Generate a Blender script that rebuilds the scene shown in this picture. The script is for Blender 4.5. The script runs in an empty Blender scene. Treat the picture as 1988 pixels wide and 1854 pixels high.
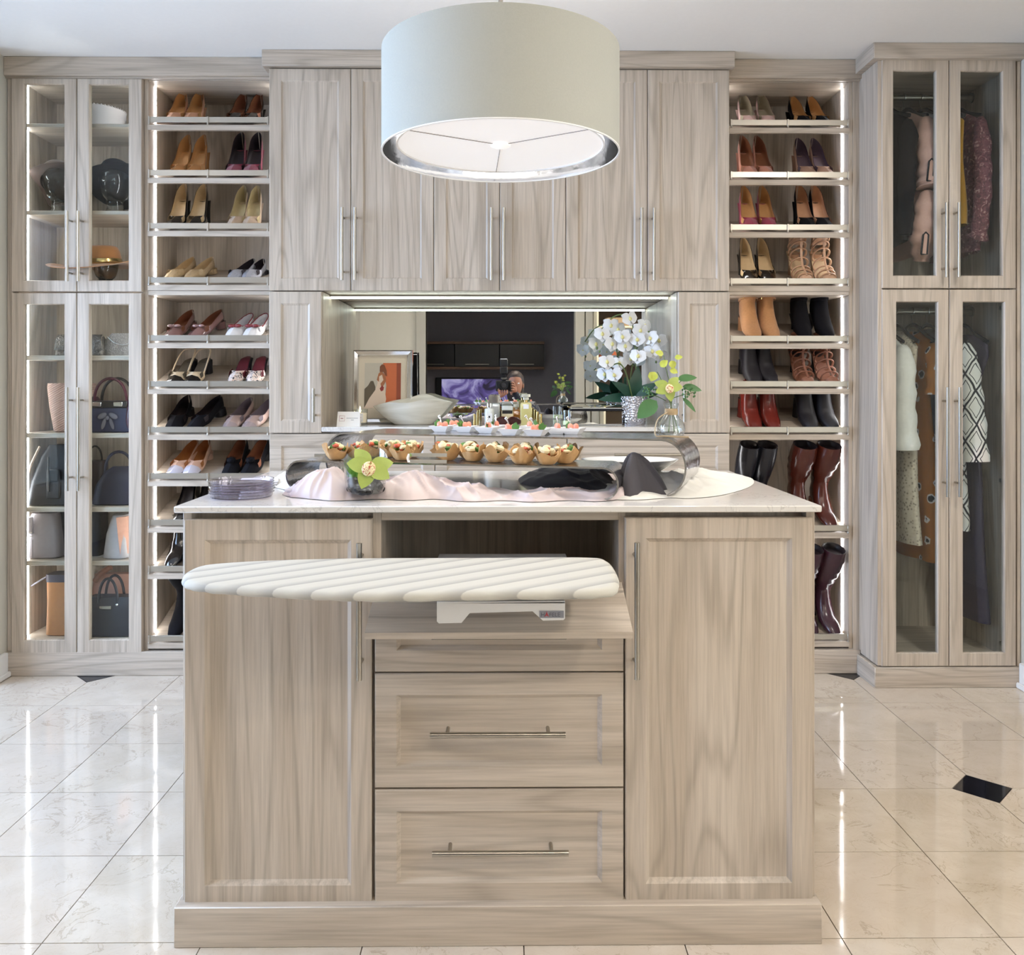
import bpy, bmesh, math, random
import numpy as np
from mathutils import Vector, Matrix, noise as mnoise
sc = bpy.context.scene
COL = sc.collection
PI = math.pi
rnd = random.Random(7)

# ------------------------------------------------------------ camera
F, CX, HY, HC = 1676.0, 994.0, 748.0, 1.15          # focal length and horizon in pixels of the 1988 px frame, eye height
YAW = math.atan(16/F)
cam_d = bpy.data.cameras.new('camera'); cam = bpy.data.objects.new('camera', cam_d); COL.objects.link(cam)
cam.location = (0, 0, HC); cam.rotation_euler = (PI/2, 0, -YAW)
cam_d.sensor_fit = 'HORIZONTAL'; cam_d.sensor_width = 36; cam_d.lens = F*36/1988
cam_d.shift_y = -(927-HY)/1988; cam_d.clip_start = 0.02; cam_d.clip_end = 100
sc.camera = cam

# ------------------------------------------------------------ world, lights, exposure
w = bpy.data.worlds.new('sky'); sc.world = w; w.use_nodes = True
bg = w.node_tree.nodes['Background']; bg.inputs[0].default_value = (.72, .84, 1, 1); bg.inputs[1].default_value = 1.6
def area(name, loc, rot, sx, sy, power, col, shape='RECTANGLE', spread=PI):
    l = bpy.data.lights.new(name, 'AREA'); l.shape = shape; l.size = sx; l.size_y = sy; l.energy = power; l.color = col; l.spread = spread
    o = bpy.data.objects.new(name, l); COL.objects.link(o); o.location = loc; o.rotation_euler = rot; return o
area('window_daylight', (-3.26, 2.0, 1.42), (0, -PI/2+.34, 0), 1.7, 2.0, 120, (.51, .665, 1), spread=2.2)
area('window_daylight_right', (2.92, -.6, 1.4), (0, PI/2-.05, 0), 1.7, 2.0, 34, (1, .95, .89))
LAMPS = [(1.75, -.35, 24, (1, .87, .71)), (.35, -.75, 9, (1, .87, .72)), (-1.2, -.5, 3, (1, .92, .82)), (1.55, 1.75, 20, (1, .93, .86)), (-1.9, 1.6, 5, (1, .94, .88))]
vs = sc.view_settings
vs.view_transform = 'Standard'; vs.look = 'None'; vs.gamma = 1; vs.use_curve_mapping = False; vs.exposure = .06
sc.cycles.max_bounces = 5; sc.cycles.diffuse_bounces = 3; sc.cycles.glossy_bounces = 3; sc.cycles.transmission_bounces = 4
sc.cycles.transparent_max_bounces = 28; sc.cycles.caustics_reflective = True; sc.cycles.blur_glossy = 1.0; sc.cycles.caustics_refractive = False
sc.cycles.sample_clamp_indirect = 6; sc.cycles.adaptive_threshold = .15
area('flash_bounce', (0, -.16, 1.40), (PI, 0, 0), .06, .06, 33, (1, .92, .82), 'DISK', 2.4)

# ------------------------------------------------------------ where a pixel's ray meets a plane of the room
_c, _s = math.cos(YAW), math.sin(YAW)
def P(px, py, Y):
    u = (px-CX)/F; t = Y/(_c-_s*u)
    return t*(_c*u+_s), HC+t*(HY-py)/F
def PX(px, Y): return P(px, HY, Y)[0]
def PZ(py, Y, px=994): return P(px, py, Y)[1]
def ONZ(px, py, z):
    t = (HC-z)*F/(py-HY); u = (px-CX)/F
    return t*(_c*u+_s), t*(_c-_s*u)

# ------------------------------------------------------------ materials
MATS = {}
def srgb(c):
    if isinstance(c, str): c = tuple(int(c[i:i+2], 16)/255 for i in (0, 2, 4))
    return tuple(((x+.055)/1.055)**2.4 if x > .04045 else x/12.92 for x in c)+(1,)
class NT:
    def __init__(s, name):
        s.m = bpy.data.materials.new(name); s.m.use_nodes = True; s.t = s.m.node_tree; s.n = s.t.nodes; s.l = s.t.links
        s.b = s.n['Principled BSDF']; MATS[name] = s.m
    def a(s, typ, **kw):
        nd = s.n.new(typ)
        for k, v in kw.items():
            if k.startswith('i_'):
                key = k[2:]; key = int(key) if key.isdigit() else key.replace('_', ' ')
                if isinstance(v, bpy.types.NodeSocket): s.l.new(v, nd.inputs[key])
                else: nd.inputs[key].default_value = v
            else: setattr(nd, k, v)
        return nd
    def math(s, op, a, b=None, clamp=False):
        nd = s.n.new('ShaderNodeMath'); nd.operation = op; nd.use_clamp = clamp
        for i, v in enumerate((a, b)):
            if v is None: continue
            if isinstance(v, bpy.types.NodeSocket): s.l.new(v, nd.inputs[i])
            else: nd.inputs[i].default_value = v
        return nd.outputs[0]
    def mix(s, fac, a, b):
        nd = s.n.new('ShaderNodeMix'); nd.data_type = 'RGBA'
        for i, v in ((0, fac), (6, a), (7, b)):
            if isinstance(v, bpy.types.NodeSocket): s.l.new(v, nd.inputs[i])
            else: nd.inputs[i].default_value = v
        return nd.outputs[2]
    def coords(s, scale, rand=True):
        tc = s.a('ShaderNodeTexCoord'); v = tc.outputs['Object']
        if rand:
            oi = s.a('ShaderNodeObjectInfo'); vm = s.a('ShaderNodeVectorMath', operation='SCALE'); vm.inputs[0].default_value = (17, 29, 11)
            s.l.new(oi.outputs['Random'], vm.inputs[3])
            ad = s.a('ShaderNodeVectorMath', operation='ADD'); s.l.new(v, ad.inputs[0]); s.l.new(vm.outputs[0], ad.inputs[1]); v = ad.outputs[0]
        mp = s.a('ShaderNodeMapping'); s.l.new(v, mp.inputs[0]); mp.inputs['Scale'].default_value = scale
        return mp.outputs[0]
    def noise(s, vec, scale=1, detail=3, rough=.5, dist=0):
        nd = s.a('ShaderNodeTexNoise'); s.l.new(vec, nd.inputs['Vector'])
        nd.inputs['Scale'].default_value = scale; nd.inputs['Detail'].default_value = detail; nd.inputs['Roughness'].default_value = rough; nd.inputs['Distortion'].default_value = dist
        return nd.outputs[0]
    def ramp(s, fac, stops):
        nd = s.a('ShaderNodeValToRGB'); s.l.new(fac, nd.inputs[0]); e = nd.color_ramp.elements
        while len(e) > 2: e.remove(e[-1])
        for i, (p, c) in enumerate(stops):
            el = e[i] if i < 2 else e.new(p)
            el.position = p; el.color = c
        return nd.outputs[0]
    def bump(s, h, strength=.2, dist=.002):
        nd = s.a('ShaderNodeBump'); nd.inputs['Strength'].default_value = strength; nd.inputs['Distance'].default_value = dist
        s.l.new(h, nd.inputs['Height']); s.l.new(nd.outputs[0], s.b.inputs['Normal'])
def mat(name, col, rough=.5, metal=0, var=.08, scale=30, bump=0, coat=0, sheen=0, emit=0, spec=None, sub=0):
    if name in MATS: return MATS[name]
    t = NT(name); c = srgb(col); n = t.noise(t.coords((1, 1, 1)), scale, 3)
    d = tuple(max(0, x*(1-var)) for x in c[:3])+(1,); h = tuple(min(1, x*(1+var)) for x in c[:3])+(1,)
    cs = t.mix(n, d, h); t.l.new(cs, t.b.inputs['Base Color'])
    t.b.inputs['Roughness'].default_value = rough; t.b.inputs['Metallic'].default_value = metal
    if coat: t.b.inputs['Coat Weight'].default_value = coat; t.b.inputs['Coat Roughness'].default_value = .06
    if sheen: t.b.inputs['Sheen Weight'].default_value = sheen
    if spec is not None: t.b.inputs['Specular IOR Level'].default_value = spec
    if emit: t.l.new(cs, t.b.inputs['Emission Color']); t.b.inputs['Emission Strength'].default_value = emit
    if bump: t.bump(n, bump, .004)
    return t.m
def wood(name, along, light='CBBFB0', dark='B7A998'):
    t = NT(name)
    def sc3(c, a): return (a, c, c) if along == 'x' else ((c, c, a) if along == 'z' else (c, a, c))
    big = t.noise(t.coords(sc3(4.2, .38)), 1, 2, .5, .5)
    rings = t.math('SINE', t.math('MULTIPLY', big, 95))
    lines = t.math('POWER', t.math('MULTIPLY', t.math('ADD', rings, 1), .5), 5)
    broad = t.noise(t.coords(sc3(22, .8)), 1, 3, .5, .3)
    fine = t.noise(t.coords(sc3(170, 5)), 1, 4, .6)
    c = t.ramp(broad, [(.3, srgb(dark)), (.7, srgb(light))])
    c = t.mix(t.math('MULTIPLY', lines, .52), c, tuple(x*.72 for x in srgb(dark)[:3])+(1,))
    fr = t.ramp(fine, [(.35, (.80, .79, .78, 1)), (.62, (1.04, 1.04, 1.04, 1))])
    mx = t.a('ShaderNodeMix', data_type='RGBA', blend_type='MULTIPLY'); mx.inputs[0].default_value = .8; t.l.new(c, mx.inputs[6]); t.l.new(fr, mx.inputs[7])
    t.l.new(mx.outputs[2], t.b.inputs['Base Color'])
    t.b.inputs['Roughness'].default_value = .42; t.bump(fine, .10, .0008)
    return t.m
WV = wood('wood_vertical_grain', 'z'); WH = wood('wood_horizontal_grain', 'x'); WD = wood('wood_depth_grain', 'y')
def thin_glass(name, tint=(.94, .97, .97, 1), refl=1.0, rough=0.0):
    t = NT(name); tr = t.a('ShaderNodeBsdfTransparent'); tr.inputs[0].default_value = tint
    gl = t.a('ShaderNodeBsdfGlossy'); gl.inputs['Roughness'].default_value = rough
    n = t.noise(t.coords((1, 1, 1)), 6, 1); lw = t.a('ShaderNodeLayerWeight'); lw.inputs[0].default_value = .5
    fs = t.math('ADD', t.math('MULTIPLY', t.math('POWER', lw.outputs['Facing'], 5), .9), .045)
    f = t.math('MULTIPLY', fs, t.math('ADD', t.math('MULTIPLY', n, .05), refl), clamp=True)
    mx = t.a('ShaderNodeMixShader'); t.l.new(f, mx.inputs[0]); t.l.new(tr.outputs[0], mx.inputs[1]); t.l.new(gl.outputs[0], mx.inputs[2])
    t.l.new(mx.outputs[0], t.n['Material Output'].inputs[0]); return t.m
GLASS = thin_glass('clear_glass', refl=.55)
VGLASS = thin_glass('vessel_glass', (.955, .975, .972, 1), 1.9, .01)
TGLASS = thin_glass('tinted_plastic', (.955, .945, .985, 1), 1.5, .05)
def tile_mat():
    t = NT('cream_marble'); v = t.coords((1, 1, 1)); oi = t.a('ShaderNodeObjectInfo')
    cloud = t.noise(v, 7, 5, .6, .6); vein = t.noise(v, 5, 8, .62, 1.6); vein2 = t.noise(v, 11, 6, .6, 2.2)
    def line(n, wd): return t.math('SUBTRACT', 1, t.math('MULTIPLY', t.math('ABSOLUTE', t.math('SUBTRACT', n, .5)), wd), clamp=True)
    base = t.ramp(cloud, [(.25, srgb('C0B29E')), (.75, srgb('D6CBBB'))])
    base = t.mix(t.math('MULTIPLY', oi.outputs['Random'], .5), base, srgb('C8B9AA'))
    patch = t.math('GREATER_THAN', t.noise(v, 3.3, 2), .52)
    base = t.mix(t.math('MULTIPLY', t.math('MULTIPLY', line(vein, 75), patch), .42), base, srgb('8F7B5F'))
    base = t.mix(t.math('MULTIPLY', line(vein2, 60), .16), base, srgb('A58E70'))
    t.l.new(base, t.b.inputs['Base Color']); t.b.inputs['Roughness'].default_value = .06; t.b.inputs['Specular IOR Level'].default_value = .85
    return t.m
MARBLE = tile_mat()
def quartz():
    t = NT('white_quartz'); v = t.coords((1, 1, 1), False); n = t.noise(v, 9, 7, .6, 1.5)
    ln = t.math('SUBTRACT', 1, t.math('MULTIPLY', t.math('ABSOLUTE', t.math('SUBTRACT', n, .5)), 70), clamp=True)
    pt = t.math('GREATER_THAN', t.noise(v, 6, 2), .5)
    c = t.mix(t.math('MULTIPLY', t.math('MULTIPLY', ln, pt), .4), srgb('DCD7D0'), srgb('8E8A86'))
    t.l.new(c, t.b.inputs['Base Color']); t.b.inputs['Roughness'].default_value = .1; return t.m
QUARTZ = quartz()
BLACKTILE = mat('black_granite', '14141A', .05, var=.5, scale=160)
GROUT = mat('grout', '5A5046', .8)
CEIL = mat('ceiling_paint', 'EDEAE6', .9, var=.02, scale=60, bump=.05)
WALL = mat('wall_paint', 'CFCABC', .8, var=.02, scale=20)
TRIMW = mat('white_trim_paint', 'F2F0EC', .4, var=.02)
DARKWALL = mat('charcoal_paint', '8C8C97', .8, var=.05)
CASING = mat('casing_paint', 'B4B0A4', .6, var=.02)
STEEL = mat('brushed_steel', 'ABA69C', .28, 1, var=.06, scale=90)
CHROME = mat('chrome', 'E6E6E8', .06, 1, var=.03)
MIRROR = mat('mirror_silvering', 'F0F2F1', .0, 1, var=.005)
ALU = mat('champagne_aluminium', 'B5AFA4', .35, .9, var=.03, scale=8)
GAPSHADE = mat('gap_shade', '15110D', .8)  # near-black colour standing in for shade in the gaps between drawer fronts
LED = mat('led_diffuser', 'FBFCFF', .5, var=.0, emit=20)
LEDC = mat('led_diffuser_recess', 'F4FFF2', .5, var=.0, emit=9)
WHITEP = mat('white_porcelain', 'F1F0EE', .12, var=.02, coat=.4)
WHITEM = mat('white_enamel', 'EFEDE9', .3, var=.02)
BLACKF = mat('black_velvet', '1A171B', .8, var=.3, scale=60)
BRASS = mat('brass', 'C9AE72', .22, 1, var=.06)

# ------------------------------------------------------------ mesh builder
OFF = {}
class MB:
    def __init__(s): s.v = []; s.f = []; s.mi = []
    def add(s, vs, fs, m=0):
        b = len(s.v); s.v += [tuple(v) for v in vs]; s.f += [tuple(b+i for i in f) for f in fs]; s.mi += [m]*len(fs); return s
    def box(s, x0, x1, y0, y1, z0, z1, c=0, m=0):
        x0, x1 = sorted((x0, x1)); y0, y1 = sorted((y0, y1)); z0, z1 = sorted((z0, z1))
        lo, hi = (x0, y0, z0), (x1, y1, z1)
        if c <= 0:
            vs = [(x, y, z) for z in (z0, z1) for y in (y0, y1) for x in (x0, x1)]
            return s.add(vs, [(0, 2, 3, 1), (4, 5, 7, 6), (0, 1, 5, 4), (2, 6, 7, 3), (0, 4, 6, 2), (1, 3, 7, 5)], m)
        c = min(c, (x1-x0)/2.2, (y1-y0)/2.2, (z1-z0)/2.2); idx = {}; vs = []
        for sg in [(i, j, k) for i in (0, 1) for j in (0, 1) for k in (0, 1)]:
            for a in range(3):
                idx[sg, a] = len(vs)
                vs.append(tuple((hi[d]-(0 if d == a else c)) if sg[d] else (lo[d]+(0 if d == a else c)) for d in range(3)))
        fs = []
        def S(a, va, b, vb, d, vd): q = [0, 0, 0]; q[a] = va; q[b] = vb; q[d] = vd; return tuple(q)
        for a in range(3):
            b, d = (a+1) % 3, (a+2) % 3
            for va in (0, 1):
                fs.append([idx[S(a, va, b, i, d, j), a] for i, j in ((0, 0), (1, 0), (1, 1), (0, 1))])
            for va in (0, 1):
                for vb in (0, 1):
                    fs.append([idx[S(a, va, b, vb, d, 0), a], idx[S(a, va, b, vb, d, 1), a], idx[S(a, va, b, vb, d, 1), b], idx[S(a, va, b, vb, d, 0), b]])
        for sg in [(i, j, k) for i in (0, 1) for j in (0, 1) for k in (0, 1)]: fs.append([idx[sg, 0], idx[sg, 1], idx[sg, 2]])
        return s.add(vs, fs, m)
    def loft(s, rings, close=True, cap0=False, cap1=False, m=0):
        n = len(rings[0]); vs = [p for r in rings for p in r]; fs = []
        for i in range(len(rings)-1):
            for j in range(n if close else n-1):
                k = (j+1) % n; fs.append((i*n+j, i*n+k, (i+1)*n+k, (i+1)*n+j))
        if cap0: fs.append(tuple(range(n-1, -1, -1)))
        if cap1: fs.append(tuple((len(rings)-1)*n+j for j in range(n)))
        return s.add(vs, fs, m)
    def tube(s, path, r, n=8, caps=True, m=0, flat=None):
        path = [Vector(p) for p in path]; rs = r if isinstance(r, (list, tuple)) else [r]*len(path); rings = []; up = None
        for i, p in enumerate(path):
            d = (path[min(i+1, len(path)-1)]-path[max(i-1, 0)])
            d = d.normalized() if d.length > 1e-9 else Vector((0, 0, 1))
            if up is None: up = Vector((0, 0, 1)) if abs(d.z) < .9 else Vector((1, 0, 0))
            a = d.cross(up)
            if a.length < 1e-5: a = d.cross(Vector((0, 1, 0)))
            a.normalize(); b = a.cross(d).normalized(); up = b
            fb = flat if flat else 1
            rings.append([p+a*math.cos(2*PI*k/n)*rs[i]+b*math.sin(2*PI*k/n)*rs[i]*fb for k in range(n)])
        return s.loft(rings, True, caps, caps, m)
    def lathe(s, prof, c=(0, 0, 0), n=24, m=0, cap0=True, cap1=True, sx=1, sy=1):
        rings = [[(c[0]+max(r, 1e-4)*math.cos(2*PI*k/n)*sx, c[1]+max(r, 1e-4)*math.sin(2*PI*k/n)*sy, c[2]+z) for k in range(n)] for r, z in prof]
        return s.loft(rings, True, cap0, cap1, m)
    def ell(s, c, r, nu=12, nv=8, m=0, rot=None):
        rings = []
        for j in range(nv+1):
            a = PI*j/nv; q = max(math.sin(a), 1e-3)
            ring = [Vector((r[0]*q*math.cos(2*PI*k/nu), r[1]*q*math.sin(2*PI*k/nu), -r[2]*math.cos(a))) for k in range(nu)]
            if rot is not None: ring = [rot @ p for p in ring]
            rings.append([p+Vector(c) for p in ring])
        return s.loft(rings, True, True, True, m)
    def prism(s, poly, y0, y1, m=0, ax='y'):
        n = len(poly)
        def V(p, t): return (p[0], t, p[1]) if ax == 'y' else ((p[0], p[1], t) if ax == 'z' else (t, p[0], p[1]))
        vs = [V(p, y0) for p in poly]+[V(p, y1) for p in poly]
        fs = [tuple(range(n)), tuple(range(2*n-1, n-1, -1))]+[(i, (i+1) % n, n+(i+1) % n, n+i) for i in range(n)]
        return s.add(vs, fs, m)
    def grid(s, fn, nu, nv, m=0, wrap=False):
        vs = [fn(i/(nu-1), j/(nv-1)) for j in range(nv) for i in range(nu)]
        return s.add(vs, [(j*nu+i, j*nu+i+1, (j+1)*nu+i+1, (j+1)*nu+i) for j in range(nv-1) for i in range(nu-1)], m)
    def xf(s, M, start=0):
        for i in range(start, len(s.v)): s.v[i] = tuple(M @ Vector(s.v[i]))
        return s
    def mesh(s, name, mats, off=(0, 0, 0), ang=38):
        me = bpy.data.meshes.new(name)
        me.from_pydata([(v[0]-off[0], v[1]-off[1], v[2]-off[2]) for v in s.v], [], s.f)
        for m in (mats if isinstance(mats, (list, tuple)) else [mats]): me.materials.append(m)
        if any(s.mi): me.polygons.foreach_set('material_index', s.mi)
        b = bmesh.new(); b.from_mesh(me); bmesh.ops.recalc_face_normals(b, faces=b.faces); b.to_mesh(me); b.free()
        me.polygons.foreach_set('use_smooth', [True]*len(me.polygons)); me.set_sharp_from_angle(angle=math.radians(ang)); me.update()
        return me
    def part(s, name, mats, parent=None, world=True, label=None, ang=38, loc=None):
        off = OFF.get(parent, (0, 0, 0)) if (parent is not None and world) else (0, 0, 0)
        if parent is None and loc is not None: off = loc
        o = bpy.data.objects.new(name, s.mesh(name, mats, off, ang)); COL.objects.link(o)
        if parent is not None: o.parent = parent
        elif loc is not None: o.location = loc
        OFF[o] = off
        if label: o['label'] = label
        return o
def tag(o, label=None, cat=None, group=None, kind=None):
    if label: o['label'] = label
    if cat: o['category'] = cat
    if group: o['group'] = group
    if kind: o['kind'] = kind
    return o
def thing(name, label, cat, loc=(0, 0, 0), group=None, rot=(0, 0, 0)):
    o = bpy.data.objects.new(name, None); COL.objects.link(o); o.location = loc; o.rotation_euler = rot; o.empty_display_size = .05
    OFF[o] = tuple(loc); return tag(o, label, cat, group)
def struct(mb, name, mats, parent=None, label=None):
    o = mb.part(name, mats, parent)
    if parent is None: o['kind'] = 'structure'
    if label: o['label'] = label
    return o
def copy_tree(o, parent=None, loc=None, rot=None, label=None, group=None):
    c = o.copy(); COL.objects.link(c); OFF[c] = OFF.get(o, (0, 0, 0))
    if parent is not None: c.parent = parent
    if loc is not None: c.location = loc
    if rot is not None: c.rotation_euler = rot
    if label: c['label'] = label
    if group: c['group'] = group
    for ch in list(o.children): copy_tree(ch, c)
    return c
def smooth_path(pts, n=6):
    out = []; P_ = [Vector(p) for p in pts]
    for i in range(len(P_)-1):
        a, b, c, d = P_[max(i-1, 0)], P_[i], P_[i+1], P_[min(i+2, len(P_)-1)]
        for k in range(n):
            t = k/n
            out.append(.5*((2*b)+(c-a)*t+(2*a-5*b+4*c-d)*t*t+(-a+3*b-3*c+d)*t**3))
    return out+[P_[-1]]
def ii(t, xs, ys): return float(np.interp(t, xs, ys))
# ============================================================ THE ROOM
ZC = 2.447; TS = .331; TX0 = 1.365; TY0 = 2.4503
YB = 3.86                                                    # back wall
fl = struct(MB().box(-3.1, 3.0, -4.4, YB+.1, -.12, -.0025), 'floor', GROUT)
tile_mesh = {}
def tile_obj(i, j):
    x, y = TX0+i*TS, TY0+j*TS; g = .0012; cut = .0855
    key = tuple(((i+a) % 3 == 0 and (j+b) % 3 == 0) for a, b in ((0, 0), (1, 0), (1, 1), (0, 1)))
    if key not in tile_mesh:
        lo, hi = g, TS-g; poly = []
        cs = [((lo, lo), (0, 1), (1, 0)), ((hi, lo), (-1, 0), (0, 1)), ((hi, hi), (0, -1), (-1, 0)), ((lo, hi), (1, 0), (0, -1))]
        for k, (p, d1, d2) in enumerate(cs):
            if key[k]: poly += [(p[0]+d1[0]*cut, p[1]+d1[1]*cut), (p[0]+d2[0]*cut, p[1]+d2[1]*cut)]
            else: poly.append(p)
        m = MB().prism(poly, -.008, 0, ax='z'); tile_mesh[key] = m.mesh('tile', MARBLE)
    o = bpy.data.objects.new('tile', tile_mesh[key]); COL.objects.link(o); o.parent = fl; o.location = (x, y, 0)
for i in range(-13, 4):
    for j in range(-8, 3): tile_obj(i, j)
dm = None
for i in range(-12, 4, 3):
    for j in range(-6, 4, 3):
        if dm is None:
            q = .0842; dm = MB().prism([(-q, 0), (0, -q), (q, 0), (0, q)], -.008, 0, ax='z').mesh('black_tile', BLACKTILE)
        o = bpy.data.objects.new('black_tile', dm); COL.objects.link(o); o.parent = fl; o.location = (TX0+i*TS, TY0+j*TS, 0)
struct(MB().box(-2.95, 2.7, -4.3, TY0-8*TS-.002, -.01, 0), 'floor_slab', MARBLE, fl)
struct(MB().box(-3.1, 3.0, -4.4, YB+.1, ZC, ZC+.1), 'ceiling', CEIL)
struct(MB().box(-3.1, 3.0, YB, YB+.1, 0, ZC), 'wall_back', WALL)
VY0, VY1 = -1.6, .45
m = MB().box(2.7, 2.8, -4.4, VY0, 0, ZC).box(2.7, 2.8, VY1, YB, 0, ZC).box(2.7, 2.8, VY0, VY1, 0, .5).box(2.7, 2.8, VY0, VY1, 2.2, ZC)
struct(m, 'wall_right', WALL)
m = MB().box(2.685, 2.76, VY0-.07, VY1+.07, 2.2, 2.27, .004).box(2.685, 2.76, VY0-.07, VY1+.07, .43, .5, .004)
for y in (VY0-.07, VY1, (VY0+VY1)/2-.03): m.box(2.685, 2.76, y, y+.07, .5, 2.2, .004)
win2 = struct(m, 'window_2', TRIMW)
for a, b in ((VY0, (VY0+VY1)/2-.03), ((VY0+VY1)/2+.04, VY1)): struct(MB().box(2.735, 2.741, a, b, .5, 2.2), 'window_pane', GLASS, win2)
XLW = PX(9, 3.43); XRW = PX(1984, 3.27)
struct(MB().box(-3.05, XLW, 3.30, YB, 0, ZC), 'wall_left_return', WALL)
struct(MB().box(XRW, 2.7, 3.05, YB, 0, ZC), 'wall_right_return', WALL)
# left wall with the window that gives the daylight
WY0, WY1, WZ0, WZ1 = .95, 3.05, .5, 2.2
m = MB().box(-3.1, -3.0, -4.4, WY0, 0, ZC).box(-3.1, -3.0, WY1, 3.30, 0, ZC).box(-3.1, -3.0, WY0, WY1, 0, WZ0).box(-3.1, -3.0, WY0, WY1, WZ1, ZC)
struct(m, 'wall_left', WALL)
m = MB().box(-3.06, -2.985, WY0-.07, WY1+.07, WZ1, WZ1+.07, .004).box(-3.06, -2.985, WY0-.07, WY1+.07, WZ0-.07, WZ0, .004)
for y in (WY0-.07, WY1): m.box(-3.06, -2.985, y, y+.07, WZ0, WZ1, .004)
for k in (1, 2): y = WY0+(WY1-WY0)*k/3; m.box(-3.055, -3.015, y-.03, y+.03, WZ0, WZ1, .004)
win = struct(m, 'window_1', TRIMW)
for k in range(3):
    a = WY0+(WY1-WY0)*k/3+.03; b = WY0+(WY1-WY0)*(k+1)/3-.03
    struct(MB().box(-3.04, -3.034, a, b, WZ0, WZ1), 'window_pane', GLASS, win)
# the wall behind the camera with the wide opening that shows in the mirror
DF = -1.7
def MX(px, D): return (px-978)*(7.62+D)/F
def MZ(py, D): return HC+(HY-py)*(7.62+D)/F
ox0, ox1 = MX(827, 1.7), MX(1117, 1.7)
struct(MB().box(-3.0, ox0, DF-.12, DF, 0, ZC).box(MX(1152, 1.7), 2.7, DF-.12, DF, 0, ZC).box(ox0, MX(1152, 1.7), DF-.12, DF, 2.28, ZC), 'wall_front', WALL)
struct(MB().box(ox0-.105, ox0, DF, DF+.025, 0, 2.28, .004).box(ox0-.12, ox1+.12, DF, DF+.025, 2.28, 2.38, .004).box(ox0-.02, ox0, DF-.13, DF, 0, 2.28), 'trim_1', CASING)
struct(MB().box(ox1, ox1+.1, DF-.2, DF+.025, 0, 2.28, .004).box(ox1+.11, ox1+.19, DF-.12, DF+.012, 0, 2.28, .004), 'trim_2', CASING)
struct(MB().box(-3.0, 2.7, -4.3, -4.2, 0, ZC), 'wall_far', DARKWALL)
for nm, x0, x1, y0, y1 in (('baseboard_left', XLW-.001, XLW+.016, 3.31, 3.429), ('baseboard_right', XRW-.016, XRW+.001, 3.06, 3.264)):
    m = MB().box(x0, x1, y0, y1, 0, .095, .003)
    xx = (x1, x1+.012) if 'left' in nm else (x0-.012, x0)
    m.box(xx[0], xx[1], y0, y1, 0, .022, .004); struct(m, nm, TRIMW)
# unseen ceiling lamps: the first read off handle shadows, the others added as fill
for k, (x, y, e, c) in enumerate(LAMPS):
    where = ('right of the photographer', 'added above the photographer', 'added left of the photographer', 'added for the wardrobe side', 'added for the display cabinet side')[k]
    t = thing('unseen_ceiling_light', 'unseen round white recessed ceiling light '+where, 'ceiling light', (x, y, ZC), 'unseen ceiling lights')
    MB().lathe([(.075, 0), (.095, 0), (.098, -.006), (.072, -.008), (.066, -.002)], (x, y, ZC), 28, cap0=False, cap1=False).part('trim_ring', TRIMW, t)
    MB().lathe([(.068, -.003), (.001, -.003)], (x, y, ZC), 28, cap0=False).part('diffuser', mat('lamp_diffuser', 'FFE9CC', .5, emit=3), t)
    l = area('unseen_ceiling_lamp', (0, 0, -.02), (0, 0, 0), .16, .16, e, c, 'DISK'); l.parent = t

# ============================================================ CABINET HELPERS
def rect(x0, x1, z0, z1, y, i=0): return [(x0+i, y, z0+i), (x1-i, y, z0+i), (x1-i, y, z1-i), (x0+i, y, z1-i)]
def panel_front(name, x0, x1, z0, z1, Yf, parent, mt, fr=.045, th=.02, depth=.006, bev=.009):
    m = MB(); m.loft([rect(x0, x1, z0, z1, Yf+th), rect(x0, x1, z0, z1, Yf+.002), rect(x0, x1, z0, z1, Yf, .002), rect(x0, x1, z0, z1, Yf, fr), rect(x0, x1, z0, z1, Yf+depth, fr+bev)], True, True, True)
    return m.part(name, mt, parent, ang=20)
def bar_handle(a, b, Yf, parent, vertical=True, inset=.125, off=.036, r=.0058):
    """a, b: end points (x, z) of the bar"""
    (xa, za), (xb, zb) = a, b; m = MB(); y = Yf-off
    m.tube([(xa, y, za), (xb, y, zb)], r, 10)
    for t in (inset, 1-inset):
        x, z = xa+(xb-xa)*t, za+(zb-za)*t
        m.tube([(x, y, z), (x, Yf+.001, z)], .0042, 8)
    return m.part('handle', STEEL, parent)
def glass_door(x0, x1, z0, z1, gx0, gx1, gz0, gz1, Yf, parent, th=.02):
    m = MB(); g = lambda y, i=0: [(gx0-i, y, gz0-i), (gx1+i, y, gz0-i), (gx1+i, y, gz1+i), (gx0-i, y, gz1+i)]
    o = lambda y, i=0: rect(x0, x1, z0, z1, y, i)
    R = [o(Yf+th), o(Yf+.002), o(Yf, .002), g(Yf, .003), g(Yf+.005), g(Yf+th), o(Yf+th)]
    m.loft(R)
    d = m.part('door', WV, parent, ang=20)
    MB().box(gx0-.006, gx1+.006, Yf+.010, Yf+.0145, gz0-.006, gz1+.006).part('glass_pane', GLASS, d)
    return d
def led(x, y, z0, z1, parent, w=.003):
    return MB().box(x-w/2, x+w/2, y-.004, y+.004, z0, z1).part('led_strip', LED, parent)

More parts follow.
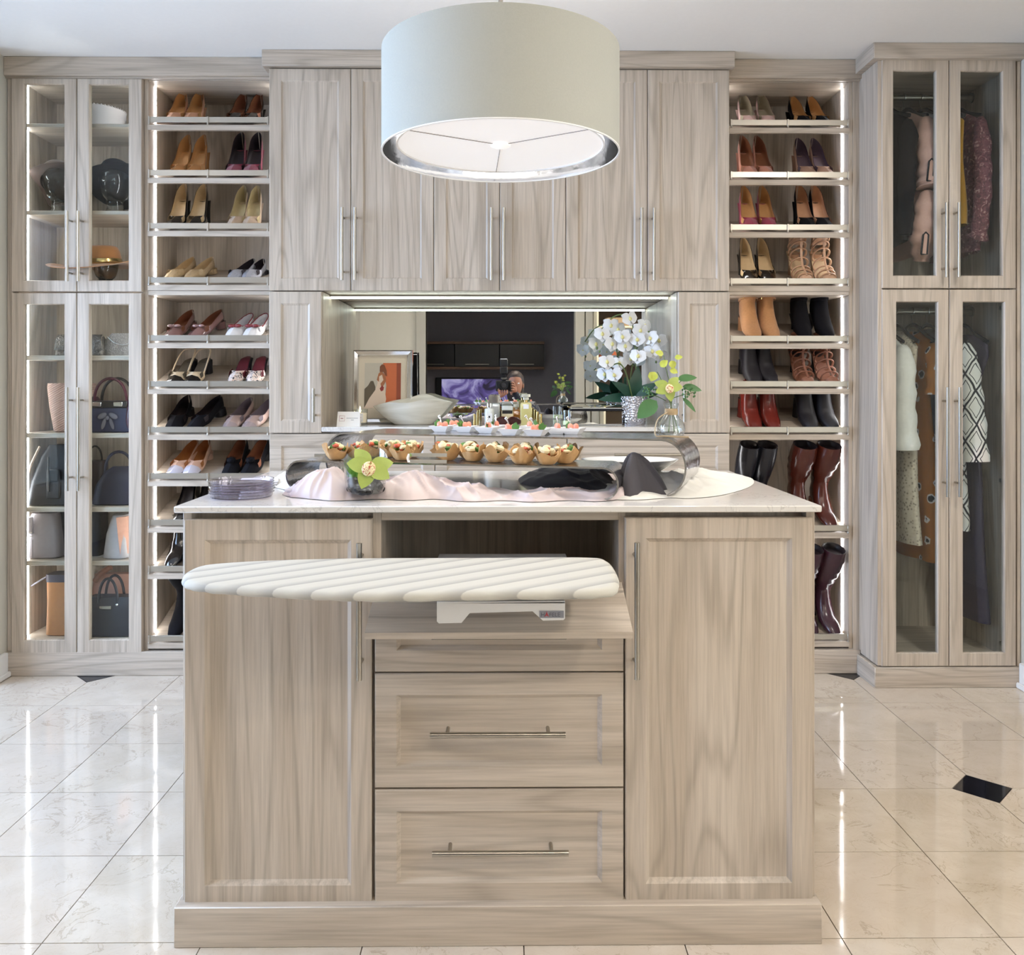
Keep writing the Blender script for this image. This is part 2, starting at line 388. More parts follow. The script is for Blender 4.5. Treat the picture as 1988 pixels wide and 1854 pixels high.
# ============================================================ TRIMS (crown and plinth of the built-ins)
YL, YC, YR = 3.45, 3.36, 3.27
zcl = PZ(147, 3.42, 260)
XC0, XC1 = PX(521, YC), PX(1418, YC)                      # centre unit sides
struct(MB().box(XLW+.001, XC0, 3.42, 3.449, zcl, ZC-.0005, .0015).box(XLW+.001, XC0, 3.435, 3.449, zcl-.006, zcl), 'trim_3', WH)
struct(MB().box(PX(508, 3.34), PX(1427, 3.34), 3.34, 3.80, PZ(129, 3.34), ZC-.0005, .0015), 'trim_4', WH)
XR0 = PX(1705, YR)
struct(MB().box(XC1, XR0+.01, 3.42, 3.449, zcl, ZC-.0005, .0015).box(XC1, XR0, 3.435, 3.449, zcl-.006, zcl), 'trim_5', WH)
struct(MB().box(PX(1697, 3.25), XRW-.001, 3.25, 3.80, PZ(113, 3.25, 1800), ZC-.0005, .0015).box(PX(1697, 3.25)-.0015, PX(1697, 3.25), 3.252, 3.419, PZ(113, 3.25, 1800), ZC-.001, 0, 1), 'trim_6', [WH, WD])
ZP = PZ(1266, 3.43, 100)
struct(MB().box(XLW+.001, XC0, 3.43, 3.80, 0, ZP, .002), 'trim_7', WH)
struct(MB().box(XC0+.001, XC1-.001, 3.375, 3.80, 0, ZP, .002), 'trim_8', WH)
struct(MB().box(XC1, XR0-.001, 3.43, 3.80, 0, PZ(1262, 3.43, 1620), .002), 'trim_9', WH)
ZPR = PZ(1296, 3.265, 1840)
struct(MB().box(XR0-.014, XRW-.001, 3.265, 3.80, 0, ZPR, .002).box(XR0-.0155, XR0-.014, 3.268, 3.429, 0, ZPR-.002, 0, 1), 'trim_10', [WH, WD])

# ============================================================ LEFT DISPLAY CABINET
xa, xb = PX(21, 3.43), PX(276, 3.43)
dc = thing('display_cabinet', 'tall glass-door display cabinet holding hats and handbags', 'cabinet', ((xa+xb)/2, 3.60, ZP))
zt = zcl+.012
MB().box(XLW+.002, xa-.001, 3.445, 3.47, ZP, zt, .001).part('filler_strip', WV, dc)
MB().box(xa, xa+.016, 3.453, 3.78, ZP, zt).part('side_panel', WV, dc)
MB().box(xb-.016, xb, 3.453, 3.78, ZP, zt).part('side_panel', WV, dc)
MB().box(xa+.016, xb-.016, 3.75, 3.78, ZP, zt).part('back_panel', WV, dc)
MB().box(xa+.016, xb-.016, 3.453, 3.75, zt-.018, zt).part('top_panel', WH, dc)
zsh = []
for (ya, yb) in ((240, 247), (409, 417), (560, 577), (690, 699), (841, 850), (985, 994), (1089, 1098), (1240, 1262)):
    z1, z0 = PZ(ya, 3.47, 150), PZ(yb, 3.47, 150); zsh.append(z1)
    MB().box(xa+.016, xb-.016, 3.47, 3.75, max(z0, ZP), z1, .0015).part('shelf', WH, dc)
ux = [(22, 148.3), (149.7, 275)]; gx = [(47, 124), (174, 249)]
for k in range(2):
    for (y0, y1, g0, g1, h0, h1) in ((146, 567, 167, 545, 411, 547), (569.5, 1265, 592, 1240, 752, 952)):
        d = glass_door(PX(ux[k][0], 3.43), PX(ux[k][1], 3.43), PZ(y1, 3.43), min(PZ(y0, 3.43), zcl-.008), PX(gx[k][0], 3.43), PX(gx[k][1], 3.43), PZ(g1, 3.43), PZ(g0, 3.43), 3.43, dc)
        hx = (130.5, 152)[k]
        bar_handle((PX(hx, 3.394), PZ(h1, 3.394)), (PX(hx, 3.394), PZ(h0, 3.394)), 3.43, d)
for x in (xa+.0205, xb-.0205):
    led(x, 3.51, zsh[2]+.005, zt-.02, dc, .009); led(x, 3.51, zsh[7]+.005, zsh[2]-.03, dc, .009)

# ============================================================ SHOE COLUMNS
SLANT = math.radians(18.5)
def shoe_column(x0, x1, rows, label, zbot, ledside, midpx, fixed=(564, 573)):
    cb = thing('shoe_cabinet', label, 'cabinet', ((x0+x1)/2, 3.6, zbot))
    for q in ((x0, x0+.016), (x1-.016, x1)): MB().box(q[0], q[1], YL, 3.78, zbot, zt, .001).part('side_panel', WV, cb)
    i0, i1 = x0+.016, x1-.016
    MB().box(i0, i1, 3.745, 3.78, zbot, zt).part('back_panel', WV, cb)
    MB().box(i0, i1, YL+.002, 3.745, zt-.02, zt).part('top_panel', WH, cb)
    pxm = midpx
    zf0, zf1 = PZ(fixed[1], 3.445, pxm), PZ(fixed[0], 3.445, pxm)
    MB().box(i0, i1, 3.445, 3.745, zf0, zf1, .002).part('fixed_shelf', WH, cb)
    tops = []
    for yb in rows:
        zb = PZ(yb, 3.44, pxm); ze = zb+.0205; dz = .30*math.tan(SLANT); y1 = 3.74
        m = MB(); pr = [(3.44, zb), (3.44, ze), (3.446, ze+.002), (y1, ze+dz), (y1, ze+dz-.018), (3.455, zb)]
        m.prism(pr, i0, i1, ax='x'); sh = m.part('shelf', WH, cb)
        r = MB().box(i0+.006, i1-.004, 3.438, 3.4405, ze+.009, ze+.0315, .0006).box(i0+.006, i1-.004, 3.4405, 3.446, ze+.0285, ze+.0315)
        r.part('shoe_rail', ALU, sh)
        xm = PX(midpx, 3.435)
        for x in (i0+.007, xm, i1-.006):
            MB().box(x-.0035, x+.0035, 3.434, 3.441, ze+.004, ze+.033, .001).lathe([(.004, 0), (.004, .006), (.003, .008)], (x, 3.437, ze-.0005), 10).part('rail_post', ALU, sh)
        tops.append(ze)
    for x in (i0+.002, i1-.002):
        led(x, 3.515, zf1+.004, zt-.022, cb); led(x, 3.515, zbot+.03, zf0-.004, cb)
    return cb, tops
rowsL = [252.5, 355.5, 458.5, 563.5, 676, 765, 854, 944, 1034, 1124, 1259]
rowsR = [258, 359, 461, 565.5, 677, 765, 854, 1045, 1256]
xl0, xl1 = xb+.001, XC0-.001
xr0, xr1 = XC1+.001, PX(1655, YL)
scL, topsL = shoe_column(xl0, xl1, rowsL, 'tall open shoe shelving left of the centre cupboards', ZP, 0, 403)
scR, topsR = shoe_column(xr0, xr1, rowsR, 'tall open shoe and boot shelving beside the glass wardrobe', PZ(1262, 3.43, 1620), 1, 1530)
MB().box(PX(1655, YL), XR0, YL-.005, 3.6, PZ(1262, 3.43, 1620), zt).part('filler_strip', WV, scR)

# ============================================================ CENTRE UNIT
cu = thing('wall_cabinet', 'wide wood-grain wall cabinet with six upper doors and a mirrored niche', 'cabinet', (0, 3.6, ZP))
zct = PZ(129, 3.34)
zn1 = PZ(566, YC); zs_top, zs_bot = PZ(829, YC), PZ(838, YC)
nx0, nx1 = PX(625, YC), PX(1315.5, YC); YM = 3.81
for q in ((XC0, XC0+.016), (XC1-.016, XC1)): MB().box(q[0], q[1], 3.381, 3.80, ZP, zct).part('side_panel', WV, cu)
MB().box(XC0+.016, XC1-.016, 3.383, 3.80, zn1+.003, zct).part('upper_carcass', WV, cu)
MB().box(XC0+.016, XC1-.016, 3.383, 3.80, ZP, zs_bot-.002).part('lower_carcass', WV, cu)
for q in ((XC0+.016, nx0), (nx1, XC1-.016)): MB().box(q[0], q[1], 3.381, YM, zs_bot, zn1).part('niche_side', WV, cu)
MB().box(nx0, nx1, YM, YM+.006, zs_top-.01, zn1+.003).part('mirror', MIRROR, cu)
MB().box(nx0-.001, nx1+.001, YC-.004, YM, zs_bot, zs_top, .002).part('niche_counter', QUARTZ, cu, label='white quartz counter slab')
m = MB().box(PX(643, 3.52), PX(1296, 3.52), 3.513, 3.528, zn1-.012, zn1-.004); m.part('led_strip', LEDC, cu)
MB().box(nx0, nx1, 3.51, 3.531, zn1-.005, zn1+.003).part('led_channel', ALU, cu)
ups = [522, 681, 842, 970, 1098.5, 1257, 1416.5]; hpx = [664, 689, 954, 978, 1246, 1270]
for k in range(6):
    x0, x1 = PX(ups[k]+.6, YC), PX(ups[k+1]-.6, YC)
    d = panel_front('door', x0, x1, PZ(564.5, YC), zct-.0035, YC, cu, WV, .046, depth=.005, bev=.006)
    bar_handle((PX(hpx[k], 3.324), PZ(544, 3.324)), (PX(hpx[k], 3.324), PZ(403, 3.324)), YC, d)
for (a, b, hx) in ((522.5, 624, 608.5), (1317, 1417, 1329)):
    d = panel_front('door', PX(a, YC), PX(b, YC), PZ(840.5, YC), PZ(566.5, YC), YC, cu, WV, .045)
    bar_handle((PX(hx, 3.324), PZ(819, 3.324)), (PX(hx, 3.324), PZ(754, 3.324)), YC, d, inset=.2)
dr = [522.5, 844.5, 1101, 1417]
for r_, (ya, yb) in enumerate(((842.5, 936), (938, 1090), (1092, 1262))):
    for k in range(3):
        x0, x1 = PX(dr[k]+.7, YC), PX(dr[k+1]-.7, YC)
        d = panel_front('drawer_front', x0, x1, PZ(yb, YC), PZ(ya, YC), YC, cu, WH, .045)
        if r_ == 0:
            c = (x0+x1)/2; zz = PZ(883.5, 3.324); hw = .138
            bar_handle((c-hw, zz), (c+hw, zz), YC, d)

# ============================================================ RIGHT WARDROBE
wr = thing('wardrobe', 'tall glass-door wardrobe with clothes on two rails', 'wardrobe', ((XR0+XRW)/2, 3.5, ZPR))
zrt = PZ(113, 3.25, 1800)
MB().box(XR0, XR0+.018, YR+.006, 3.80, ZPR+.004, zrt, .001).part('side_panel', WV, wr)
xri = PX(1976, YR)
MB().box(xri-.018, xri, YR+.021, 3.80, ZPR, zrt).part('side_panel', WV, wr)
MB().box(xri+.001, XRW-.002, YR+.006, YR+.03, ZPR, zrt, .001).part('filler_strip', WV, wr)
MB().box(XR0+.018, xri-.018, 3.76, 3.80, ZPR, zrt).part('back_panel', WV, wr)
MB().box(XR0+.018, xri-.018, YR+.021, 3.76, zrt-.02, zrt).part('top_panel', WH, wr)
zm0, zm1 = PZ(578, YR+.02, 1840), PZ(545, YR+.02, 1840)
MB().box(XR0+.018, xri-.018, YR+.021, 3.76, zm0, zm0+.02).part('middle_shelf', WH, wr)
MB().box(XR0+.018, xri-.018, YR+.021, 3.76, ZPR, ZPR+.02).part('bottom_panel', WH, wr)
ux = [(1712.5, 1842), (1843.3, 1972.5)]
for k in range(2):
    for (y0, y1, g0, g1, h0, h1, dx) in ((114, 559.5, 138, 534.5, 393, 538, 0), (562, 1293.5, 586.5, 1267.5, 752, 965, 4)):
        ga, gb = (((1735, 1817), (1866, 1946)), ((1741, 1820.5), (1870.5, 1950)))[dx > 0][k]
        d = glass_door(PX(ux[k][0], YR), PX(ux[k][1], YR), PZ(y1, YR, 1840), PZ(y0, YR, 1840), PX(ga, YR), PX(gb, YR), PZ(g1, YR, 1840), PZ(g0, YR, 1840), YR, wr)
        hx = ((1838, 1862), (1840, 1863.5))[dx > 0][k]
        bar_handle((PX(hx, 3.234), PZ(h1, 3.234, hx)), (PX(hx, 3.234), PZ(h0, 3.234, hx)), YR, d)
for py in (150, 596, 935, 1255):
    z = PZ(py, YR+.03, 1948); MB().box(xri-.030, xri-.018, YR+.03, YR+.075, z-.008, z+.008, .002).part('hinge', STEEL, wr)
YROD = 3.555; zrod = [PZ(190, YROD, 1830), PZ(605, YROD, 1830)]
for z in zrod:
    m = MB().tube([(XR0+.018, YROD, z), (xri-.018, YROD, z)], .0125, 14)
    for x in (XR0+.020, xri-.026): m.tube([(x, YROD, z), (x+.006, YROD, z)], .021, 14)
    m.part('hanging_rail', STEEL, wr)

# ============================================================ ISLAND
YI = 1.79; ZT = .9024
ix0, ix1 = PX(337, 1.77), PX(1596, 1.77); IB = 2.50
isl = thing('kitchen_island', 'wood-grain closet island with drawers, two tall doors and a white counter', 'island', ((ix0+ix1)/2, 2.13, 0))
isl.name = 'closet_island'
MB().box(ix0, ix1, 1.77, IB, ZT-.0135, ZT, .002).part('countertop', QUARTZ, isl, label='white quartz countertop with fine grey veins')
zi1 = ZT-.0135
zpl = PZ(1759, 1.77)
MB().box(ix0, ix1, 1.77, IB-.01, 0, zpl, .0015).part('plinth', WH, isl)
bx0, bx1 = PX(354, 1.793), PX(1583, 1.793)
for q in ((bx0, bx0+.018), (bx1-.018, bx1)): MB().box(q[0], q[1], 1.797, IB-.03, zpl, zi1, .001).part('side_panel', WV, isl)
p0, p1 = PX(724, 1.812), PX(740, 1.812); p2, p3 = PX(1201, 1.812), PX(1214, 1.812)
MB().box(p0, p1, 1.812, IB-.05, zpl, zi1).part('partition', WV, isl)
MB().box(p2, p3, 1.812, IB-.05, zpl, zi1).part('partition', WV, isl)
MB().box(bx0+.018, bx1-.018, IB-.05, IB-.03, zpl, zi1).part('back_panel', WV, isl)
MB().box(bx0+.018, p0, 1.825, IB-.05, zpl, zi1).part('cupboard_carcass', WV, isl)
MB().box(p3, bx1-.018, 1.825, IB-.05, zpl, zi1).part('cupboard_carcass', WV, isl)
zco = PZ(1160, 1.812)
MB().box(p1, p2, 1.812, 1.84, PZ(1010, 1.812), zi1, .001).part('top_rail', WH, isl)
MB().box(p1, p2, 1.83, IB-.05, zpl, zco).part('drawer_carcass', GAPSHADE, isl)  # wooden carcass painted near-black as shade behind the fronts
MB().box(p1, p2, 2.20, 2.215, zco, zi1).part('compartment_back', WV, isl)
zd0 = PZ(1757, YI)
for (a, b, ytop, hx) in ((357, 721.5, 1007.5, 697), (1214, 1577.5, 1005.5, 1237)):
    d = panel_front('door', PX(a, YI), PX(b, YI), zd0, PZ(ytop, YI), YI, isl, WV, .0425, depth=.009, bev=.009)
    bar_handle((PX(hx, 1.754), PZ(1320, 1.754)), (PX(hx, 1.754), PZ(1054, 1.754)), YI, d, inset=.11)
for (ya, yb, hy, ha, hb) in ((1163, 1304, 1236, 838, 1100), (1307, 1529, 1427, 835, 1098), (1532.5, 1756, 1657, 839, 1104)):
    d = panel_front('drawer_front', PX(727.5, YI), PX(1210.5, YI), PZ(yb, YI), PZ(ya, YI), YI, isl, WH, .0445, depth=.009, bev=.009)
    z = PZ(hy, 1.754); bar_handle((PX(ha, 1.754), z), (PX(hb, 1.754), z), YI, d)
# flap of the ironing-board drawer, tipped forward
yf, yb_ = 1.630, 1.785; za, zb = PZ(1228, yf), PZ(1131, yb_); x0, x1 = PX(708, yf), PX(1229, yf)
m = MB().prism([(yf, za), (yb_, zb), (yb_+.002, zb-.013), (yf+.002, za-.0125)], x0, x1, ax='x'); m.part('drop_front', WH, isl, label='drop-front flap tipped forward under the ironing board')

# ============================================================ IRONING BOARD
ZB = .806
def cover_mat():
    t = NT('ironing_cover_stripes'); v = t.coords((1, 1, 1), False); sep = t.a('ShaderNodeSeparateXYZ'); t.l.new(v, sep.inputs[0])
    s = t.math('ADD', t.math('MULTIPLY', sep.outputs[0], 11.4), t.math('MULTIPLY', sep.outputs[1], -15.2))
    fr = t.math('FRACT', s); n = t.noise(v, 90, 3)
    c = t.ramp(fr, [(.0, srgb('C3C0B5')), (.50, srgb('C1BEB3')), (.97, srgb('A09D96')), (1.0, srgb('C3C0B5'))])
    t.l.new(c, t.b.inputs['Base Color']); t.b.inputs['Roughness'].default_value = .85; t.bump(n, .15, .002); return t.m
COVER = cover_mat()
out_px = [(352, 1121), (356, 1113), (366, 1106), (384, 1099), (412, 1094), (480, 1089), (580, 1085), (700, 1082.5), (820, 1082), (960, 1081.5), (1090, 1080.5), (1150, 1081.5), (1172, 1084), (1186, 1092), (1196, 1106), (1202, 1120), (1201, 1133), (1192, 1141), (1150, 1145), (1050, 1147), (900, 1149), (780, 1151), (700, 1150.5), (640, 1149), (520, 1143), (430, 1137), (380, 1132), (358, 1127)]
outl = [ONZ(a, b, ZB) for a, b in out_px]; outl = [tuple(p) for p in smooth_path([(x, y, 0) for x, y in outl]+[(outl[0][0], outl[0][1], 0)], 3)][:-1]
outl = [(p[0], p[1]) for p in outl]
ib = thing('ironing_board', 'fold-out ironing board with striped cream cover at the island', 'ironing board', (.05, 1.66, ZB-.1))
cxo = sum(p[0] for p in outl)/len(outl); cyo = sum(p[1] for p in outl)/len(outl)
nrm = []
for i in range(len(outl)):
    a, b = Vector(outl[i-1]), Vector(outl[(i+1) % len(outl)]); t_ = (b-a).normalized(); nn = Vector((t_.y, -t_.x))
    if nn.dot(Vector(outl[i])-Vector((cxo, cyo))) < 0: nn = -nn
    nrm.append(nn)
def oring(d, z, wav=0): return [(p[0]+n.x*d, p[1]+n.y*d, z+wav*math.sin(i*2.3)) for i, (p, n) in enumerate(zip(outl, nrm))]
m = MB(); m.loft([oring(-.016, ZB+.0008), oring(-.007, ZB), oring(-.002, ZB-.003), oring(0, ZB-.008), oring(-.001, ZB-.013, .0008), oring(-.006, ZB-.0165, .0008), oring(-.012, ZB-.014)], True, True, False)
m.part('board_pad', COVER, ib, ang=60)
MB().prism([(p[0]-n.x*.012, p[1]-n.y*.012) for p, n in zip(outl, nrm)], ZB-.016, ZB-.013, ax='z').part('board_plate', WHITEM, ib)
tx_, ty_ = ONZ(766, 1153.5, ZB-.006)
MB().ell((tx_, ty_+.001, ZB-.010), (.004, .0035, .0025), 8, 6).part('tuck_stitch', mat('stitch_brown', '6A5A4C', .8), ib)
for k, (dx, L_) in enumerate(((-.034, .035), (-.022, .05), (-.010, .06), (.002, .065), (.014, .06), (.026, .05), (.038, .035))):
    MB().tube([(tx_+dx*.12, ty_+.002, ZB-.007), (tx_+dx*.45, ty_+.008, ZB-.0010), (tx_+dx, ty_+.008+L_*.6, ZB+.0002)], [.0012, .0011, .0004], 6).part('gather_crease', COVER, ib)
# grey slide plate and white bracket under the board
a0 = PX(833, 1.60); a1 = PX(1117, 1.60)
MB().box(a0, a1, 1.53, 1.85, ZB-.026, ZB-.017, .001).part('slide_plate', mat('grey_plate', 'A9A9AB', .4, .4), ib)
ybk = 1.565; zk = lambda py: PZ(py, ybk); xk = lambda px: PX(px, ybk)
poly = [(xk(848), zk(1171)), (xk(1097), zk(1169)), (xk(1097), zk(1201)), (xk(1094), zk(1204)), (xk(1054), zk(1205)), (xk(1034), zk(1187)), (xk(912), zk(1190)), (xk(896), zk(1209)), (xk(852), zk(1210)), (xk(848), zk(1206))]
m = MB().prism(poly, ybk, ybk+.004); m.box(xk(848), xk(1097), ybk, 1.80, zk(1171)-.001, zk(1169)+.0015, .0008)
br = m.part('bracket', WHITEM, ib)
for px in (882, 1060): MB().lathe([(.005, 0), (.005, .0015), (.003, .003)], (PX(px, 1.6), ybk+.03, zk(1169)+.0015), 10).part('screw', CHROME, br)
sx0, sx1, sz0, sz1 = xk(1047), xk(1094.5), zk(1199.5), zk(1186)
MB().box(sx0, sx1, ybk-.0012, ybk, sz0, sz1).part('name_plate', mat('grey_label', '9C9CA2', .4), br)
def text(s, x, z, y, size, mt, parent, name='lettering', depth=.0004):
    cu_ = bpy.data.curves.new('txt', 'FONT'); cu_.body = s; cu_.size = size; cu_.extrude = depth; cu_.align_x = 'LEFT'
    o = bpy.data.objects.new('txt', cu_); COL.objects.link(o); dg = bpy.context.evaluated_depsgraph_get()
    me = bpy.data.meshes.new_from_object(o.evaluated_get(dg)); COL.objects.unlink(o); bpy.data.objects.remove(o)
    wdt = max((v.co.x for v in me.vertices), default=0)
    me.materials.clear(); me.materials.append(mt); off = OFF.get(parent, (0, 0, 0))
    for v in me.vertices: v.co = (v.co.x+x-off[0], -v.co.z+y-off[1], v.co.y+z-off[2])
    r = bpy.data.objects.new(name, me); COL.objects.link(r); r.parent = parent; return r, wdt
GREYT = mat('grey_lettering', '6F6F77', .5); REDT = mat('red_lettering', 'D01828', .5)
sz = .0105; xx = sx0+.0025
for chs, mt in (('H', GREYT), ('Ä', REDT), ('FELE', GREYT)):
    o_, wd = text(chs, xx, sz0+.0025, ybk-.0014, sz, mt, br); xx += wd+.0006

# ============================================================ PENDANT LAMP
LY = 2.15; lx = PX(972, LY); R_ = .136*LY*1.005; zb_ = HC+456*LY*.981/F; ztp = HC+744*(LY-R_)/F
pl = thing('pendant_lamp', 'large grey fabric drum pendant lamp hanging above the island', 'lamp', (lx, LY, zb_))
SHADE = mat('shade_linen', 'B2B2A8', .85, var=.05, scale=250, bump=.05)
tsh = NT('white_diffuser'); tsh.b.inputs['Base Color'].default_value = srgb('F3EFEC')
nz = tsh.noise(tsh.coords((1, 1, 1)), 14, 4); em = tsh.mix(nz, (.84, .80, .79, 1), (1, .98, .97, 1)); tsh.l.new(em, tsh.b.inputs['Emission Color']); tsh.b.inputs['Emission Strength'].default_value = .32
MB().lathe([(R_, ztp-zb_), (R_, .0)], (lx, LY, zb_), 96, cap0=False, cap1=False).part('shade', SHADE, pl)
MB().lathe([(R_-.002, .0), (R_-.002, ztp-zb_)], (lx, LY, zb_), 96, cap0=False, cap1=False).part('silver_lining', mat('silver_foil', 'DADCE0', .12, 1, var=.05, scale=25, bump=.25), pl)
MB().lathe([(R_+.001, .0), (R_+.001, .003), (R_-.003, .003), (R_-.003, 0), (R_+.001, 0)], (lx, LY, zb_), 96, cap0=False, cap1=False).part('rim', TRIMW, pl)
rd = R_*.868; zd = zb_+.022
df = MB().lathe([(rd, .0), (.001, .004)], (lx, LY, zd), 72, cap0=False).part('diffuser', tsh.m, pl)
MB().lathe([(rd+.003, -.004), (rd+.003, .004), (rd-.001, .004), (rd-.001, -.004), (rd+.003, -.004)], (lx, LY, zd), 72, cap0=False, cap1=False).part('diffuser_ring', TRIMW, pl)
for k in range(3):
    a = math.radians((93, -35, -148)[k]); MB().tube([(lx+.02*math.cos(a), LY+.02*math.sin(a), zd+.0022), (lx+rd*math.cos(a), LY+rd*math.sin(a), zd-.0012)], .0011, 6).part('diffuser_seam', mat('seam_grey', 'A8A29E', .6), df)
MB().lathe([(.0245, -.001), (.0245, -.004), (.02, -.006), (.001, -.0065)], (lx, LY, zd+.003), 28, cap0=False).part('finial', mat('finial_white', 'F6F4F0', .4, emit=.45), pl)
MB().tube([(lx, LY, zd+.01), (lx, LY, ZC)], .006, 8).lathe([(.06, 0), (.06, -.02), (.05, -.026)], (lx, LY, ZC), 24).part('stem', STEEL, pl)
for k in range(3):
    a = 2*PI*k/3+.4; MB().tube([(lx, LY, ztp-.03), (lx+R_*.99*math.cos(a), LY+R_*.99*math.sin(a), ztp-.004)], .002, 6).part('spoke', STEEL, pl)
bl = bpy.data.lights.new('pendant_bulb', 'POINT'); bl.energy = 10; bl.color = (1, .93, .84); bl.shadow_soft_size = .08
bo = bpy.data.objects.new('pendant_bulb', bl); COL.objects.link(bo); bo.parent = pl; bo.location = (0, 0, .12)
area('pendant_downlight', (lx, LY, zb_-.004), (0, 0, 0), rd*1.9, rd*1.9, 4, (1, .95, .90), 'DISK')
# ============================================================ SHOES
TOES = {'point': ([0, .03, .10, .2, .32, .42, .6, .8, .92, .98, 1], [.004, .009, .020, .030, .036, .037, .030, .025, .016, .008, .002]),
        'round': ([0, .02, .06, .14, .28, .40, .6, .8, .92, .98, 1], [.008, .018, .026, .033, .037, .037, .030, .026, .018, .009, .002])}
HO = [(0, 0), (.55, 0), (.88, .08), (1, .38), (.96, .72), (.90, 1)]
HCL = [(0, 0), (.55, 0), (.88, .08), (1, .36), (.72, .76), (0, 1)]
def sstep(a, b, t): t = min(1, max(0, (t-a)/(b-a))); return t*t*(3-2*t)
def section(y, w, h, T, o):
    half = [((1-o)*c[0]+o*q[0], (1-o)*c[1]+o*q[1]) for c, q in zip(HCL, HO)]
    R = [(x*w, y, h+z*T) for x, z in half]
    return [(-p[0], p[1], p[2]) for p in R[:0:-1]]+R
def low_shoe(label, up, lin, heelm, hh=.08, toe='point', tv=.34, heel='stiletto', back=.070, dip=.03, vamp=.040, L=.215, insole=None, trim=None, extra=None, sole=None, wide=1.0, mule=False, name='pump', group=None):
    r = thing(name, label, 'shoe', (0, 0, 0), group)
    xs, ws = TOES[toe]
    hfun = lambda t: .004+(hh-.004)*sstep(.30, .86, t)+.004*max(0, .12-t)/.12
    Tf = lambda t: ii(t, [0, .04, .15, .28, tv, tv+.10, .58, .8, 1], [.010, .017, .029, .039, vamp, max(dip, vamp*.72), dip, dip+(back-dip)*.34, back])
    of = lambda t: sstep(tv-.005, tv+.07, t)
    wf = lambda t: ii(t, xs, ws)*wide
    ts = [0, .012, .03, .06, .10, .15, .21, .27, tv-.03, tv, tv+.018, tv+.036, tv+.054, tv+.075, .52, .60, .68, .76, .84, .90, .945, .975, 1]
    ts = sorted(t for t in ts)
    if mule: ts = [t for t in ts if t <= .50]
    m = MB().loft([section(t*L, wf(t), hfun(t), Tf(t), of(t)) for t in ts], False, False, False)
    u = m.part('upper', up, r, False, ang=60)
    tl = [t for t in [tv-.07, tv-.03, tv, tv+.03, tv+.07, .48, .54, .62, .70, .78, .86, .92, .955, .98, .995] if not (mule and t > .5)]
    m = MB().loft([section(t*L, max(wf(t)-.0022, .0012), hfun(t)+.0022, Tf(t)-(.004 if t < tv+.02 else .0012), 1) for t in tl], False)
    m.part('lining', lin, r, False, ang=60)
    if insole or mule:
        tf = [.18, tv-.06, tv, tv+.08, .5, .6, .7, .8, .88, .94, .97]
        m = MB().grid(lambda a, b: ((a-.5)*2*(wf(ii(b, np.linspace(0, 1, len(tf)), tf))*.8-.001), ii(b, np.linspace(0, 1, len(tf)), tf)*L, hfun(ii(b, np.linspace(0, 1, len(tf)), tf))+.0045), 4, 14)
        m.part('insole', insole or lin, r, False)
        if mule:
            m = MB()
            for t0, t1 in zip(tf[2:-1], tf[3:]):
                pass
            R = [[(-wf(t)*.84, t*L, hfun(t)-.001), (wf(t)*.84, t*L, hfun(t)-.001), (wf(t)*.84, t*L, hfun(t)+.004), (-wf(t)*.84, t*L, hfun(t)+.004)] for t in tf]
            m.loft(R, True, True, True); m.part('sole', heelm, r, False)
    # heel
    yb = L*.985
    if heel == 'stiletto':
        prof = [(1, .026, .023, -.024), (.8, .020, .019, -.018), (.55, .0125, .012, -.011), (.25, .0075, .007, -.008), (0, .0055, .0055, -.0075)]
        R = [[(a*math.cos(q), yb+off+b*math.sin(q), hh*f*.99) for q in np.linspace(0, 2*PI, 12, endpoint=False)] for f, a, b, off in prof]
    elif heel == 'block':
        R = [[(a*math.cos(q), yb-.027+b*math.sin(q), hh*f*.99) for q in np.linspace(0, 2*PI, 12, endpoint=False)] for f, a, b in ((1, .027, .026), (.6, .024, .022), (0, .022, .020))]
    else:
        R = [[(.027*math.cos(q), yb-.026+.026*math.sin(q), z) for q in np.linspace(0, 2*PI, 12, endpoint=False)] for z in (max(hh, .008), 0)]
    MB().loft(R, True, True, True).part('heel', heelm, r, False)
    if trim:                                           # piping round the opening
        pts = [section(t*L, wf(t), hfun(t), Tf(t), of(t)) for t in ts if t >= tv]
        path = [s_[0] for s_ in pts]+[s_[-1] for s_ in reversed(pts)]
        MB().tube(path+[path[0]], .0022, 6, False).part('piping', trim, r, False)
    if extra: extra(r, L, hfun, Tf, wf, tv)
    return r
def bow(mt):
    def f(r, L, h, T, w, tv):
        y, z = (tv-.05)*L, h(tv-.05)+T(tv-.05)
        m = MB()
        for s_ in (-1, 1): m.ell((s_*.015, y, z+.004), (.015, .008, .007), 10, 6)
        m.ell((0, y, z+.004), (.005, .006, .007), 8, 6); m.part('bow', mt, r, False)
    return f
def cap_toe(mt, t1=.2):
    def f(r, L, h, T, w, tv):
        ts = np.linspace(0, t1, 7); MB().loft([section(t*L-.0008, w(t)+.0012, h(t)-.0004, T(t)+.0014, 0) for t in ts], False).part('toe_cap', mt, r, False, ang=60)
    return f
def pompom(mt):
    def f(r, L, h, T, w, tv):
        y, z = (tv-.06)*L, h(tv)+T(tv)+.008; m = MB(); q = random.Random(3)
        for k in range(150):
            d = Vector((q.gauss(0, 1), q.gauss(0, 1), q.gauss(0, 1))).normalized(); s_ = q.uniform(.014, .027)
            a = Vector((0, y, z)); b = a+Vector((d.x*1.15, d.y, d.z*.8))*s_; pr = d.orthogonal().normalized()*.0022
            m.add([a+pr, a-pr, b], [(0, 1, 2)]); pr2 = d.cross(pr); m.add([a+pr2, a-pr2, b], [(0, 1, 2)])
        m.ell((0, y, z), (.019, .016, .013), 10, 6); o = m.part('pompom', mt, r, False); o['kind'] = 'stuff'
    return f
